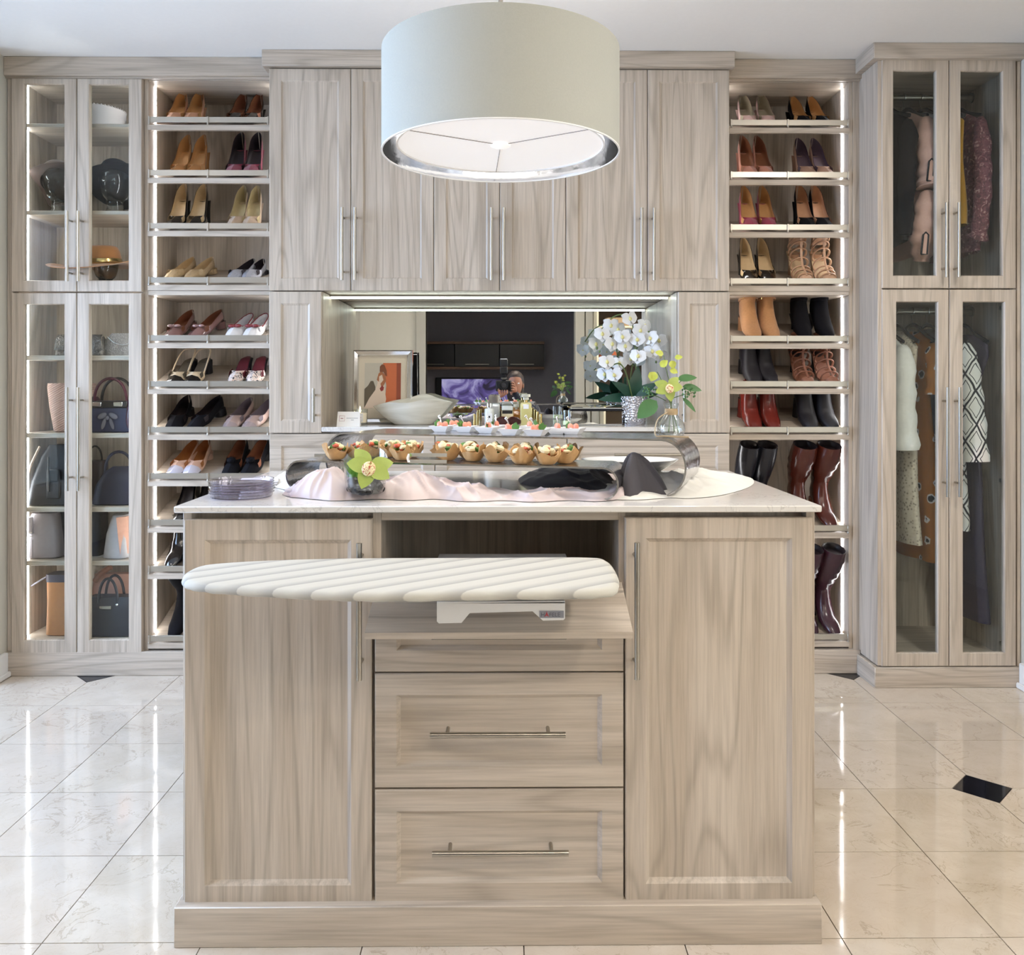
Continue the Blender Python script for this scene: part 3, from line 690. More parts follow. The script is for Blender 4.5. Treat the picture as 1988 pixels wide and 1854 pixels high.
def slingback(mt, L=.215):
    def f(r, L, h, T, w, tv):
        path = smooth_path([(-.033, .36*L, .03), (-.033, .60*L, h(.6)+.035), (-.026, .86*L, h(.86)+.042), (0, .99*L, h(1)+.044), (.026, .86*L, h(.86)+.042), (.033, .60*L, h(.6)+.035), (.033, .36*L, .03)], 6)
        MB().tube(path, .0034, 6, True, flat=.6).part('slingback_strap', mt, r, False)
    return f
def boot_rings(hh, sh, L=.215, lean=0., calf=0., topdip=0., wide=1., toe='round'):
    A = [(0, .003), (.018, .001), (.055, 0), (.10, .004), (.14, .40*hh+.003), (.178, .86*hh), (.203, hh), (.214, hh+.028), (.208, hh+.065)]
    B = [(.0, .015), (.016, .030), (.045, .046), (.078, .062), (.104, .078+.25*hh), (.118, .092+.55*hh), (.124, .100+.75*hh), (.124, .098+hh), (.122, .105+hh)]
    Wd = [.009, .024, .034, .037, .034, .031, .030, .030, .031]
    if toe == 'point': Wd[:3] = [.004, .015, .028]
    k = L/.215; n = max(2, int(sh/.045))
    for i in range(1, n+1):
        f = i/n; g = math.sin(f*PI*.75)*calf
        A.append((.206-lean*f*sh+g*.5, hh+.065+(sh-.065)*f)); B.append((.121-lean*f*sh-g*.3, hh+.105+max(sh-.105, .004)*f-topdip*f)); Wd.append(.032+g*.55)
    return [((a[0]*k, a[1]), (b[0]*k, b[1]), w_*wide) for a, b, w_ in zip(A, B, Wd)]
def bring(R, k, n=16, infl=0.):
    i = min(int(k), len(R)-2); f = k-i; q = []
    (a0, b0, w0), (a1, b1, w1) = R[i], R[i+1]
    a = Vector(a0)*(1-f)+Vector(a1)*f; b = Vector(b0)*(1-f)+Vector(b1)*f; w_ = w0*(1-f)+w1*f+infl
    c = (a+b)/2; d = (b-a)/2; d = d*(1+infl/max(d.length, .005))
    for j in range(n):
        t = 2*PI*j/n; sx = math.sin(t); cz = -math.cos(t); sx = math.copysign(abs(sx)**.85, sx)
        q.append((w_*sx, c.x+d.x*cz, c.y+d.y*cz))
    return q
def boot(label, up, lin, heelm, hh=.08, sh=.10, heel='block', opentoe=False, name='ankle_boot', strap=None, buttons=None, notch=0, cage=None, L=.215, lean=0., calf=0., wide=1., wrinkle=0., toe='round', insole=None):
    r = thing(name, label, 'shoe'); R = boot_rings(hh, sh, L, lean, calf, notch, wide, toe)
    K = len(R)-1; ks = [K*i/(K*2) for i in range(K*2+1)]
    if cage is None:
        rings = []
        for k in ks:
            q = bring(R, k)
            if wrinkle and 8 < k < K-1: q = [(x*(1+wrinkle*math.sin(k*5.3+j*.9)), y+wrinkle*.05*math.sin(k*6+j), z) for j, (x, y, z) in enumerate(q)]
            rings.append(q)
        MB().loft(rings, True, True, False).part('upper', up, r, False, ang=60)
        top = bring(R, K); top2 = [(x*.92, y, z-.002) for x, y, z in top]; lo = bring(R, K-.7); cy = sum(q[1] for q in lo)/16; cz_ = sum(q[2] for q in lo)/16; top3 = [(x*.8, cy+(y-cy)*.78, cz_+(z-cz_)*.8) for x, y, z in lo]; cyt = sum(q[1] for q in top)/16; top2 = [(x*.92, cyt+(y-cyt)*.92, z-.002) for x, y, z in top]
        MB().loft([top, top2, top3], True, False, True).part('lining', lin, r, False, ang=60)
    else:
        # strips round the foot, a centre strap, a footbed and a heel cup
        for k in cage:
            MB().tube(bring(R, k, 20)+[bring(R, k, 20)[0]], .0032, 6, False, flat=1.7).part('strap', up, r, False)
        c = [Vector(bring(R, k, 16)[8]) for k in np.linspace(1.2, K, 14)]
        MB().tube(c, .005, 6, True, flat=.5).part('centre_strap', up, r, False)
        ts = np.linspace(.3, 6.2, 12); FB = []
        for k in ts:
            q = bring(R, k, 16); zz = min(p[2] for p in q); yy = [p[1] for p in q if p[2] == zz][0]; w_ = max(p[0] for p in q)*.82
            FB.append([(-w_, yy, zz), (w_, yy, zz), (w_, yy, zz+.006), (-w_, yy, zz+.006)])
        MB().loft(FB, True, True, True).part('footbed', insole or lin, r, False)
        MB().loft([[p for j, p in enumerate(bring(R, k, 24)) if j in (18, 19, 20, 21, 22, 23, 0, 1, 2, 3, 4, 5, 6)][6:]+[p for j, p in enumerate(bring(R, k, 24)) if j in (18, 19, 20, 21, 22, 23)][0:0] for k in np.linspace(6.2, K, 6)], False).part('heel_cup', up, r, False)
        MB().loft([bring(R, k) for k in np.linspace(0, 1.4, 5)], True, True, False).part('toe_band', up, r, False, ang=60)
    yb = L*.99
    if heel == 'block': pr = ((1.04, .027, .026, -.030), (.6, .025, .023, -.028), (0, .023, .021, -.028))
    else: pr = ((1.04, .027, .025, -.028), (.75, .018, .018, -.02), (.4, .010, .010, -.014), (0, .006, .006, -.011))
    MB().loft([[(a*math.cos(q), yb+o_+b*math.sin(q), hh*f) for q in np.linspace(0, 2*PI, 12, endpoint=False)] for f, a, b, o_ in pr], True, True, True).part('heel', heelm, r, False)
    if opentoe: MB().ell((0, .004, .014), (.015, .010, .0075), 12, 8).part('toe_opening', BLACKF, r, False)
    if strap is not None:
        MB().tube(bring(R, strap, 20, .002)+[bring(R, strap, 20, .002)[0]], .004, 6, False, flat=2.2).part('strap', up, r, False)
        q = Vector(bring(R, strap, 20, .003)[13]); MB().tube([q+Vector(d) for d in ((0, -.006, -.007), (0, .006, -.007), (0, .006, .007), (0, -.006, .007), (0, -.006, -.007))], .0013, 5).part('buckle', BRASS, r, False)
    if buttons:
        for k in buttons:
            q = Vector(bring(R, k, 24, .001)[15]); MB().ell(q, (.004, .004, .004), 8, 6).part('button', heelm, r, False)
    return r
def leather(n, c, rough=.42, **k): return mat('leather_'+n, c, rough, var=.10, scale=70, bump=.06, **k)
def suede(n, c): return mat('suede_'+n, c, .9, var=.16, scale=130, sheen=.3)
def patent(n, c): return mat('patent_'+n, c, .12, var=.05, coat=1)
TANL = leather('tan_lining', 'B98A58', .45); BEIGEL = leather('beige_lining', 'C9AE86'); DARKL = leather('dark_lining', '241B1E'); BRL = leather('brown_lining', '7A4B33')
BLK = leather('black', '141216', .38); BLKS = mat('suede_black', '0F0D11', .9, var=.2, scale=130, spec=.2); BLKP = patent('black', '0C0A0D')
nude = leather('nude', 'D3A182', .35); tanp = patent('tan', 'B98250'); burg = suede('burgundy', '7A1F38'); beige = suede('beige', 'B49A80')
def glitter(n, c, gs=420):
    t = NT('glitter_'+n); v = t.coords((1, 1, 1)); vo = t.a('ShaderNodeTexVoronoi'); t.l.new(v, vo.inputs[0]); vo.inputs['Scale'].default_value = gs
    cc = srgb(c); t.l.new(t.mix(vo.outputs['Distance'], cc, tuple(min(1, x*1.8) for x in cc[:3])+(1,)), t.b.inputs['Base Color'])
    t.b.inputs['Metallic'].default_value = .7; t.b.inputs['Roughness'].default_value = .3; t.bump(vo.outputs['Distance'], .8, .003); return t.m
def snake():
    t = NT('snakeskin'); v = t.coords((1, 1, 1)); n = t.noise(v, 45, 2, .5, 2.5)
    t.l.new(t.ramp(n, [(.40, srgb('2B262A')), (.46, srgb('E6DAD0')), (.60, srgb('DDB9A0')), (.66, srgb('EFE9E4'))]), t.b.inputs['Base Color']); t.b.inputs['Roughness'].default_value = .4; return t.m
GLB = glitter('champagne', 'B9A27E'); GLS = glitter('silver', 'A5A5AA'); SNAKE = snake()
ORD = ['top', 'second', 'third', 'fourth', 'fifth', 'sixth', 'seventh', 'eighth', 'ninth', 'tenth', 'bottom']
def place_pair(root, desc, col, row, pxs, dy=0., rz=(.0, .0), rx=None, dz=0., sc_=1.0):
    tops = (topsL, topsR)[col == 'right']; ze = tops[row]; rowname = 'bottom' if row == len(tops)-1 else ORD[row]
    grp = desc+' pair'
    for k, px in enumerate(pxs):
        y = 3.458+dy; x = PX(px, y+.10); z = ze+.002+(y-3.446)*math.tan(SLANT)+.0012+dz
        lab = f"{desc}, {rowname} shelf, {col} shoe column, {('left', 'right')[k]} of pair"
        rot = ((SLANT if rx is None else rx), 0, rz[k])
        if k == 0: o = root; o.location = (x, y, z); o.rotation_euler = rot; o['label'] = lab; o['group'] = grp; OFF[o] = (x, y, z)
        else: o = copy_tree(root, None, (x, y, z), rot, lab, grp)
        o.scale = (sc_,)*3
# ---- left column
low = low_shoe
place_pair(low('', nude, TANL, nude, .062), 'nude leather stiletto pump', 'left', 0, (347, 380))
place_pair(low('', BLKP, BRL, BLKP, .055), 'black pump with brown lining', 'left', 0, (460, 493), rz=(-.08, -.05))
place_pair(low('', tanp, TANL, tanp, .085), 'glossy tan patent pump', 'left', 1, (353, 384), rz=(-.05, -.05))
place_pair(low('', burg, DARKL, burg, .095, toe='round'), 'burgundy suede pump', 'left', 1, (462, 495))
place_pair(low('', BLKP, BEIGEL, BLKP, .095), 'black patent pump with tan insole', 'left', 2, (348, 384), rz=(-.03, -.08))
place_pair(low('', beige, leather('gold_lining', 'B5A37A', .3), beige, .085), 'beige suede pump with gold lining', 'left', 2, (463, 493), rz=(-.05, 0))
place_pair(low('', GLB, BEIGEL, GLB, .022, toe='point', heel='flat', back=.045, dip=.027, L=.23, name='flat_shoe'), 'champagne glitter flat', 'left', 3, (340, 377), rz=(-.22, -.22))
place_pair(low('', GLS, DARKL, BLK, .015, toe='point', heel='flat', back=.045, dip=.027, L=.23, name='flat_shoe'), 'silver and black pointed flat', 'left', 3, (459, 489), rz=(-.22, -.1))
MAUVE = patent('mauve', '8A655F')
place_pair(low('', MAUVE, BRL, MAUVE, .030, toe='round', heel='block', back=.045, extra=bow(MAUVE), L=.23, name='flat_shoe'), 'mauve patent flat with a bow', 'left', 4, (344, 386), rz=(-.15, -.35))
place_pair(low('', leather('white', 'E4E0DC'), leather('white_lining', 'CFCBC8'), leather('white', 'E4E0DC'), .014, toe='round', heel='flat', back=.045, trim=leather('red_trim', '7A2426'), extra=bow(leather('red_trim', '7A2426')), L=.23, name='flat_shoe'), 'white flat with dark red piping', 'left', 4, (460, 494), rz=(-.15, -.1))
CREAM = leather('cream', 'D9C3A2'); 
place_pair(low('', CREAM, leather('olive_lining', '5E564A'), BLK, .055, toe='round', tv=.30, heel='block', mule=True, extra=lambda r, L, h, T, w, tv: (slingback(CREAM)(r, L, h, T, w, tv), cap_toe(BLKP, .2)(r, L, h, T, w, tv)), name='slingback_shoe', insole=leather('olive_lining', '5E564A')), 'cream slingback with black toe cap', 'left', 5, (350, 383), rz=(-.15, -.1))
WINE = leather('wine_insole', '5A1F26')
place_pair(low('', SNAKE, WINE, BLK, .062, toe='point', tv=.34, heel='stiletto', mule=True, insole=WINE, name='mule'), 'snakeskin mule with wine red insole', 'left', 5, (464, 500), rz=(-.1, -.02))
place_pair(low('', BLKS, DARKL, BLK, .030, toe='round', heel='flat', back=.05, dip=.035, L=.23, name='flat_shoe'), 'plain black suede flat', 'left', 6, (350, 385), rz=(.0, -.35))
TAUPE = leather('taupe', 'A98F84', .3)
place_pair(low('', TAUPE, leather('grey_lining', '6E6166'), TAUPE, .02, toe='round', heel='flat', back=.048, dip=.03, extra=cap_toe(patent('taupe', '9E8C88'), .16), L=.235, name='flat_shoe'), 'taupe flat with glossy toe', 'left', 6, (455, 490), rz=(-.2, -.3))
place_pair(low('', leather('blush', 'D5AE97'), leather('caramel_lining', 'A46A3C'), leather('blush', 'D5AE97'), .03, toe='round', heel='block', back=.05, dip=.035, extra=cap_toe(patent('pearl', 'C9C4CE'), .22), L=.23, name='flat_shoe'), 'blush flat with pearl toe cap', 'left', 7, (349, 382), rz=(-.2, -.08))
place_pair(low('', BLKS, BRL, BLK, .035, toe='round', heel='flat', back=.055, dip=.045, extra=pompom(BLKS), L=.23, name='slipper'), 'black slipper with fluffy pompom', 'left', 7, (456, 490), rz=(-.08, -.18))
place_pair(low('', BLKP, DARKL, BLKP, .09, toe='point'), 'black pump half hidden by the island', 'left', 8, (358, 398), rz=(-.15, -.1))
place_pair(boot('', BLKP, DARKL, BLKP, .08, .04, 'stiletto', name='pump'), 'shiny black high shoe behind the island', 'left', 9, (346, 384), rz=(-.12, -.12))
place_pair(boot('', BLKS, DARKL, BLK, .05, .20, 'block', lean=.25, calf=.01, name='tall_boot'), 'black suede boot behind the island', 'left', 10, (352, 392), rz=(-.1, -.1))
# ---- right column
place_pair(low('', leather('pale_pink', 'DBB9B4', .3), leather('putty_lining', '9E937D'), leather('pale_pink', 'DBB9B4', .3), .064), 'pale pink stiletto pump', 'right', 0, (1450, 1485), rz=(.04, .02))
place_pair(low('', BLKS, TANL, BLKS, .055, toe='point'), 'black suede pump with tan insole', 'right', 0, (1555, 1590), rz=(.12, .12))
PINKS = suede('dusty_pink', 'B0735F')
place_pair(low('', PINKS, BRL, PINKS, .09), 'dusty pink suede pump', 'right', 1, (1452, 1482), rz=(.08, .1))
place_pair(low('', leather('mink', 'A5836F', .35), leather('plum_lining', '5A4A55', .25), leather('mink', 'A5836F', .35), .08, toe='round'), 'mink brown pump with silvery insole', 'right', 1, (1561, 1594), rz=(.06, .1))
WINES = suede('raspberry', '8E2140')
place_pair(low('', WINES, TANL, WINES, .09), 'raspberry suede pump', 'right', 2, (1451, 1485), rz=(.02, 0))
place_pair(low('', BLKS, leather('peach_lining', 'B98C6C'), BLKS, .095, toe='round'), 'black suede pump with peach insole', 'right', 2, (1559, 1592), rz=(.02, .08))
place_pair(low('', BLKP, BEIGEL, BLKP, .09), 'black patent stiletto with beige insole', 'right', 3, (1450, 1485), rz=(.02, .04))
NUDE2 = leather('nude_strap', 'C39B7C', .3)
place_pair(boot('', NUDE2, NUDE2, NUDE2, .09, .055, 'stiletto', cage=[1.6, 2.3, 3.0, 3.8, 4.7, 5.6, 6.6, 7.8, 9], name='strappy_sandal', insole=leather('sand_insole', 'C8AC88')), 'nude strappy lace-up sandal', 'right', 3, (1552, 1596), rz=(.06, .05))
CAMEL = suede('camel', 'B9875A')
place_pair(boot('', CAMEL, DARKL, CAMEL, .055, .050, 'block', opentoe=True, strap=8.3), 'camel ankle boot with buckle strap', 'right', 4, (1455, 1490), rz=(.03, .03))
place_pair(boot('', BLKS, DARKL, BLK, .066, .055, 'stiletto', notch=.03, toe='point'), 'black suede stiletto bootie', 'right', 4, (1553, 1598), rz=(.0, .1))
place_pair(boot('', leather('charcoal', '1C1A21', .5), DARKL, BLK, .055, .035, 'block', notch=.02), 'charcoal low-cut bootie', 'right', 5, (1457, 1488), rz=(.05, .12))
RUST = leather('rust', '8A5A45', .5)
place_pair(boot('', RUST, RUST, BLK, .09, .075, 'stiletto', cage=[2.2, 3, 3.7, 4.4, 5.1, 5.8, 6.5, 7.2, 8, 9], name='strappy_sandal', insole=RUST), 'brown caged peep-toe sandal', 'right', 5, (1555, 1603), rz=(.05, .12))
RED = leather('oxblood', '6E261F', .25)
place_pair(boot('', RED, DARKL, RED, .08, .06, 'block', notch=.022, buttons=[7.4, 8.0]), 'oxblood leather bootie with buttons', 'right', 6, (1456, 1491), rz=(.06, .03))
place_pair(boot('', leather('ink', '15131A', .55), DARKL, BLK, .075, .075, 'block'), 'plain ink black ankle boot', 'right', 6, (1563, 1603), rz=(.03, .12))
place_pair(boot('', leather('night', '1B1C24', .25), DARKL, BLK, .055, .265, 'block', name='tall_boot', calf=.02, lean=.14), 'tall black boot behind the island counter', 'right', 7, (1446, 1479), rz=(.05, .05))
COGN = leather('cognac', '4C2016', .22)
place_pair(boot('', COGN, DARKL, BRL, .055, .262, 'block', name='tall_boot', calf=.036, lean=.12, wrinkle=.05), 'tall cognac leather riding boot', 'right', 7, (1552, 1599), rz=(.06, .10))
PLUM = leather('plum', '3A2028', .22)
place_pair(boot('', PLUM, DARKL, BLK, .05, .285, 'block', name='tall_boot', calf=.03, lean=.12, wrinkle=.07), 'tall plum leather slouch boot', 'right', 8, (1564, 1606), rz=(.1, .16))
# ============================================================ THINGS IN THE DISPLAY CABINET
def at(px, py_shelf_z, Y): return (PX(px, Y), Y, py_shelf_z)
def superring(cx, cy, z, a, b, n=24, e=.55):
    R = []
    for k in range(n):
        t = 2*PI*k/n; c, s_ = math.cos(t), math.sin(t)
        R.append((cx+a*math.copysign(abs(c)**e, c), cy+b*math.copysign(abs(s_)**e, s_), z))
    return R
def bag_body(prof, e=.4, n=28): return MB().loft([superring(ox, oy, z, a, b, n, e) for z, a, b, ox, oy in prof], True, True, True)
def arch(x0, x1, y, z, h, r, n=12, flat=None, dy=0.):
    return MB().tube([(x0+(x1-x0)*(1-math.cos(PI*i/n))/2, y+dy*math.sin(PI*i/n), z+h*math.sin(PI*i/n)**.8) for i in range(n+1)], r, 8, flat=flat)
# hat box
Y = 3.585; x, _, z = at(192, zsh[0], Y)
hb = thing('hat_box', 'white round hat box with buckle strap on top display shelf', 'hat box', (x, Y, z))
HBW = mat('hat_box_white', 'D8D3D4', .55, var=.03)
MB().lathe([(.100, 0), (.101, .004), (.101, .078), (.099, .080)], (x, Y, z), 40).part('box', HBW, hb)
ld = MB().lathe([(.104, .052), (.104, .083), (.101, .086), (.002, .088)], (x, Y, z), 40, cap0=False).part('lid', HBW, hb)
m = MB()
for k in range(48): a = 2*PI*k/48; m.ell((x+.103*math.cos(a), Y+.103*math.sin(a), z+.086), (.0035, .0035, .003), 6, 4)
m.part('beaded_edge', HBW, ld)
MB().box(x-.028, x-.004, Y-.108, Y-.10, z+.020, z+.05, .002).part('strap', leather('grey_strap', '8C8488'), hb)
MB().tube([(x-.020+dx, Y-.109, z+.035+dz) for dx, dz in ((0, -.008), (.016, -.008), (.016, .008), (0, .008), (0, -.008))], .0016, 6).part('buckle', CHROME, hb)
# glass heads with hats
_hg = NT('moulded_glass'); _hg.b.inputs['Transmission Weight'].default_value = 1; _hg.b.inputs['Roughness'].default_value = .02; _hg.b.inputs['IOR'].default_value = 1.46; _hg.b.inputs['Base Color'].default_value = (.80, .84, .83, 1); _hg.bump(_hg.noise(_hg.coords((1, 1, 1)), 30, 2), .15, .003); HGLASS = _hg.m
def head(label, px, zs, Y, ry=0, s_=1.):
    x = PX(px, Y); r = thing('mannequin_head', label, 'display head', (x, Y, zs)); m = MB(); rings = []; n = 28
    prof = [(0, .050, .050), (.012, .050, .050), (.03, .036, .038), (.06, .032, .036), (.075, .036, .042), (.085, .046, .056), (.10, .053, .066), (.12, .058, .074), (.14, .062, .079), (.16, .064, .081), (.18, .061, .078), (.20, .051, .066), (.212, .036, .048), (.219, .016, .022), (.2205, .002, .003)]
    for z, a, b in prof:
        R = []
        for k in range(n):
            t = 2*PI*k/n; c, sn = math.cos(t), math.sin(t); face = max(0, -sn)**6; d = 0
            d += face*.016*math.exp(-((z-.125)/.016)**2)*math.exp(-(c/.22)**2)      # nose
            d += face*.008*math.exp(-((z-.098)/.008)**2)*math.exp(-(c/.45)**2)       # lips
            d += face*.009*math.exp(-((z-.082)/.010)**2)                              # chin
            d -= .009*math.exp(-((z-.142)/.010)**2)*max(0, -sn)**2*(math.exp(-((c-.38)/.2)**2)+math.exp(-((c+.38)/.2)**2))
            d += face*.005*math.exp(-((z-.160)/.010)**2)
            R.append((x+c*a*s_, Y+sn*(b)*s_-d*s_, zs+z*s_))
        rings.append(R)
    m.loft(rings, True, True, True).part('head', HGLASS, r, ang=80)
    return r
def hat(label, px, z, Y, mt, band, tilt=(0, 0, 0), R=.145, cr=.078, ch=.085, droop=.02, name='hat'):
    x = PX(px, Y); r = thing(name, label, 'hat', (x, Y, z), None, tilt)
    n = 40; rings = []
    for rr, zz in ((cr, .0), ((cr+R)/2, -.002), (R, .004), (R+.001, .002), ((cr+R)/2, -.006), (cr, -.004)):
        rings.append([(rr*math.cos(t)*1., rr*math.sin(t)*1.08, zz-droop*abs(math.sin(t))*((rr-cr)/(R-cr)) + .012*((rr-cr)/(R-cr))*math.cos(2*t)) for t in np.linspace(0, 2*PI, n, endpoint=False)])
    MB().loft(rings, True, False, False).part('brim', mt, r, False, ang=60)
    prof = [(cr, 0), (cr*.99, ch*.35), (cr*.94, ch*.7), (cr*.84, ch*.93), (cr*.65, ch*1.02), (cr*.35, ch*.98), (.002, ch*.9)]
    MB().loft([[(q*math.cos(t), q*1.12*math.sin(t), zz) for t in np.linspace(0, 2*PI, n, endpoint=False)] for q, zz in prof], True, False, True).part('crown', mt, r, False, ang=60)
    MB().loft([[(q*math.cos(t), q*1.12*math.sin(t), zz) for t in np.linspace(0, 2*PI, n, endpoint=False)] for q, zz in ((cr+.001, .001), (cr+.0025, .004), (cr+.0015, .020), (cr, .022))], True).part('band', band, r, False)
    return r
FB_ = suede('hat_brown', '5C483E'); FK = mat('felt_black', '120F13', .95, var=.2, scale=120, spec=.15); FT = suede('hat_tan', 'A8703C')
Y = 3.60
head('clear glass mannequin head wearing the brown hat', 116, zsh[1], Y, s_=.93)
head('clear glass mannequin head wearing the black hat', 224, zsh[1], Y, s_=.93)
head('clear glass mannequin head wearing the tan hat', 205, zsh[2], 3.62, s_=.75)
hat('taupe felt hat with cord band on a glass head', 113, zsh[1]+.148, Y+.020, FB_, BRASS, (-.58, -.28, .12), R=.120, cr=.066, ch=.075)
hat('black felt hat on a glass head', 225, zsh[1]+.150, Y+.018, FK, BLKS, (-.52, -.22, .08), R=.125, cr=.066, ch=.080)
hat('tan wide-brimmed hat on the lower hat shelf', 196, zsh[2]+.115, 3.61, FT, BRASS, (.10, -.05, 0), R=.20, cr=.08, ch=.075, droop=.012)
# clutches on the first bag shelf
z = zsh[3]; Y = 3.56; SEQ = glitter('silver_sequin', '6E6A66', 170); SEQL = glitter('pale_sequin', 'A9A7A8', 230)
x = PX(159, Y); b = thing('clutch_bag', 'dark silver sequin flap clutch', 'bag', (x, Y, z))
bag_body([(z, .094, .030, x, Y), (z+.004, .098, .034, x, Y), (z+.06, .092, .028, x, Y), (z+.082, .086, .018, x, Y)], .25).part('body', SEQ, b)
MB().loft([[(x-.096+f*.006, Y-.037+yy, z+zz), (x+.096-f*.006, Y-.037+yy, z+zz), (x+.096-f*.006, Y-.031+yy, z+zz), (x-.096+f*.006, Y-.031+yy, z+zz)] for f, yy, zz in ((0, 0, .022), (.5, .003, .05), (1, .010, .078), (1.2, .022, .088), (1.3, .04, .088))], True, True, True).part('flap', SEQ, b)
x = PX(238, Y+.02); b = thing('clutch_bag', 'pale silver sequin envelope clutch', 'bag', (x, Y+.02, z))
bag_body([(z, .062, .028, x, Y+.02), (z+.03, .072, .030, x, Y+.02), (z+.07, .066, .022, x, Y+.02), (z+.095, .052, .012, x+.01, Y+.02)], .5).part('body', SEQL, b)
MB().tube(smooth_path([(x-.055, Y-.008, z+.085), (x-.02, Y-.014, z+.055), (x+.02, Y-.014, z+.045), (x+.06, Y-.010, z+.06)], 5), .002, 6).part('flap_edge', CHROME, b)
# quilted tote
def quilt():
    t = NT('quilted_pink'); v = t.coords((1, 1, 1), False); sep = t.a('ShaderNodeSeparateXYZ'); t.l.new(v, sep.inputs[0])
    a = t.math('SINE', t.math('MULTIPLY', t.math('ADD', sep.outputs[0], sep.outputs[2]), 190)); b = t.math('SINE', t.math('MULTIPLY', t.math('SUBTRACT', sep.outputs[0], t.math('MULTIPLY', sep.outputs[2], 1.8)), 190))
    h = t.math('ADD', t.math('POWER', t.math('ABSOLUTE', b), .4), 0); t.l.new(t.mix(h, srgb('8F7468'), srgb('C7A497')), t.b.inputs['Base Color']); t.b.inputs['Roughness'].default_value = .5; t.bump(h, .5, .004); return t.m
Y = 3.58; z = zsh[4]; x = PX(142, Y); b = thing('tote_bag', 'dusty pink quilted tote bag', 'bag', (x, Y, z))
bag_body([(z, .058, .04, x, Y), (z+.005, .064, .046, x, Y), (z+.10, .080, .048, x-.002, Y), (z+.185, .088, .046, x-.004, Y), (z+.200, .086, .044, x-.004, Y)], .35).part('body', quilt(), b)
# navy handbag with burgundy sides
Y = 3.56; x = PX(222, Y); b = thing('handbag', 'navy handbag with burgundy sides, bow and arched handles', 'bag', (x, Y, z))
NAVY = leather('navy', '2C3050', .4); BURGL = leather('burgundy_gloss', '4A1428', .3)
bag_body([(z, .088, .05, x, Y), (z+.005, .094, .056, x, Y), (z+.12, .092, .05, x, Y), (z+.128, .085, .044, x, Y)], .2).part('body', NAVY, b)
for sx in (-1, 1): bag_body([(z, .022, .052, x+sx*.088, Y), (z+.06, .024, .06, x+sx*.090, Y), (z+.13, .016, .05, x+sx*.088, Y), (z+.145, .010, .03, x+sx*.088, Y)], .4).part('side_wing', BURGL, b)
MB().box(x-.075, x+.075, Y-.058, Y-.045, z+.100, z+.128, .005).part('metal_trim', leather('black', '141216'), b)
for sx in (-.045, .04): MB().box(x+sx-.018, x+sx+.018, Y-.060, Y-.056, z+.106, z+.124, .002).part('clasp', CHROME, b)
for dy, hm in ((-.035, BURGL), (.03, BLK)): arch(x-.066, x+.066, Y+dy, z+.115, .105, .006, 14).part('handle', hm, b)
m = MB()
for sx in (-1, 1): m.ell((x+sx*.022, Y-.060, z+.068), (.020, .007, .011), 10, 6, rot=Matrix.Rotation(sx*.5, 3, 'Y')); m.ell((x+sx*.016, Y-.060, z+.036), (.008, .005, .024), 10, 6, rot=Matrix.Rotation(-sx*.3, 3, 'Y'))
m.ell((x, Y-.063, z+.06), (.008, .007, .009), 8, 6); m.part('bow', leather('grey_bow', '6E6C78', .25), b)
# black bags, third bag shelf
z = zsh[5]; Y = 3.57; x = PX(112, Y); b = thing('backpack', 'black leather backpack with tan zip edge', 'bag', (x, Y, z))
BAGK = leather('bag_black', '26262C', .45)
bag_body([(z, .098, .06, x, Y), (z+.006, .108, .066, x, Y), (z+.10, .094, .062, x+.006, Y), (z+.20, .072, .05, x+.02, Y), (z+.245, .054, .036, x+.03, Y)], .4).part('body', BAGK, b)
MB().tube(smooth_path([(x-.108, Y-.045, z+.01), (x-.102, Y-.052, z+.08), (x-.082, Y-.052, z+.16), (x-.05, Y-.042, z+.24)], 5), .005, 6).part('zip_edge', leather('tan_zip', 'B9A08C'), b)
MB().box(x-.01, x+.045, Y-.073, Y-.062, z+.03, z+.15, .005).part('pocket', BAGK, b)
MB().tube([(x+.0, Y-.074, z+.20), (x+.002, Y-.075, z+.13), (x+.003, Y-.075, z+.06)], .0035, 6).part('strap', BLK, b)
x = PX(228, Y); b = thing('shoulder_bag', 'slouchy dark navy shoulder bag', 'bag', (x, Y, z)); NV2 = leather('ink_blue', '25263A', .42)
bag_body([(z, .084, .05, x, Y), (z+.006, .092, .058, x, Y), (z+.08, .082, .052, x+.004, Y), (z+.135, .058, .034, x+.012, Y), (z+.155, .034, .016, x+.018, Y)], .55).part('body', NV2, b)
arch(x-.05, x+.062, Y, z+.13, .085, .006).part('strap', NV2, b)
x = PX(180, 3.66); b = thing('travel_bag', 'dark plum bag standing behind the shoulder bag', 'bag', (x, 3.66, z))
bag_body([(z, .05, .05, x, 3.68), (z+.10, .05, .045, x, 3.68), (z+.17, .045, .03, x, 3.68)], .4).part('body', leather('dark_plum', '2A1420'), b); arch(x-.03, x+.03, 3.68, z+.16, .07, .004).part('strap', BLK, b)
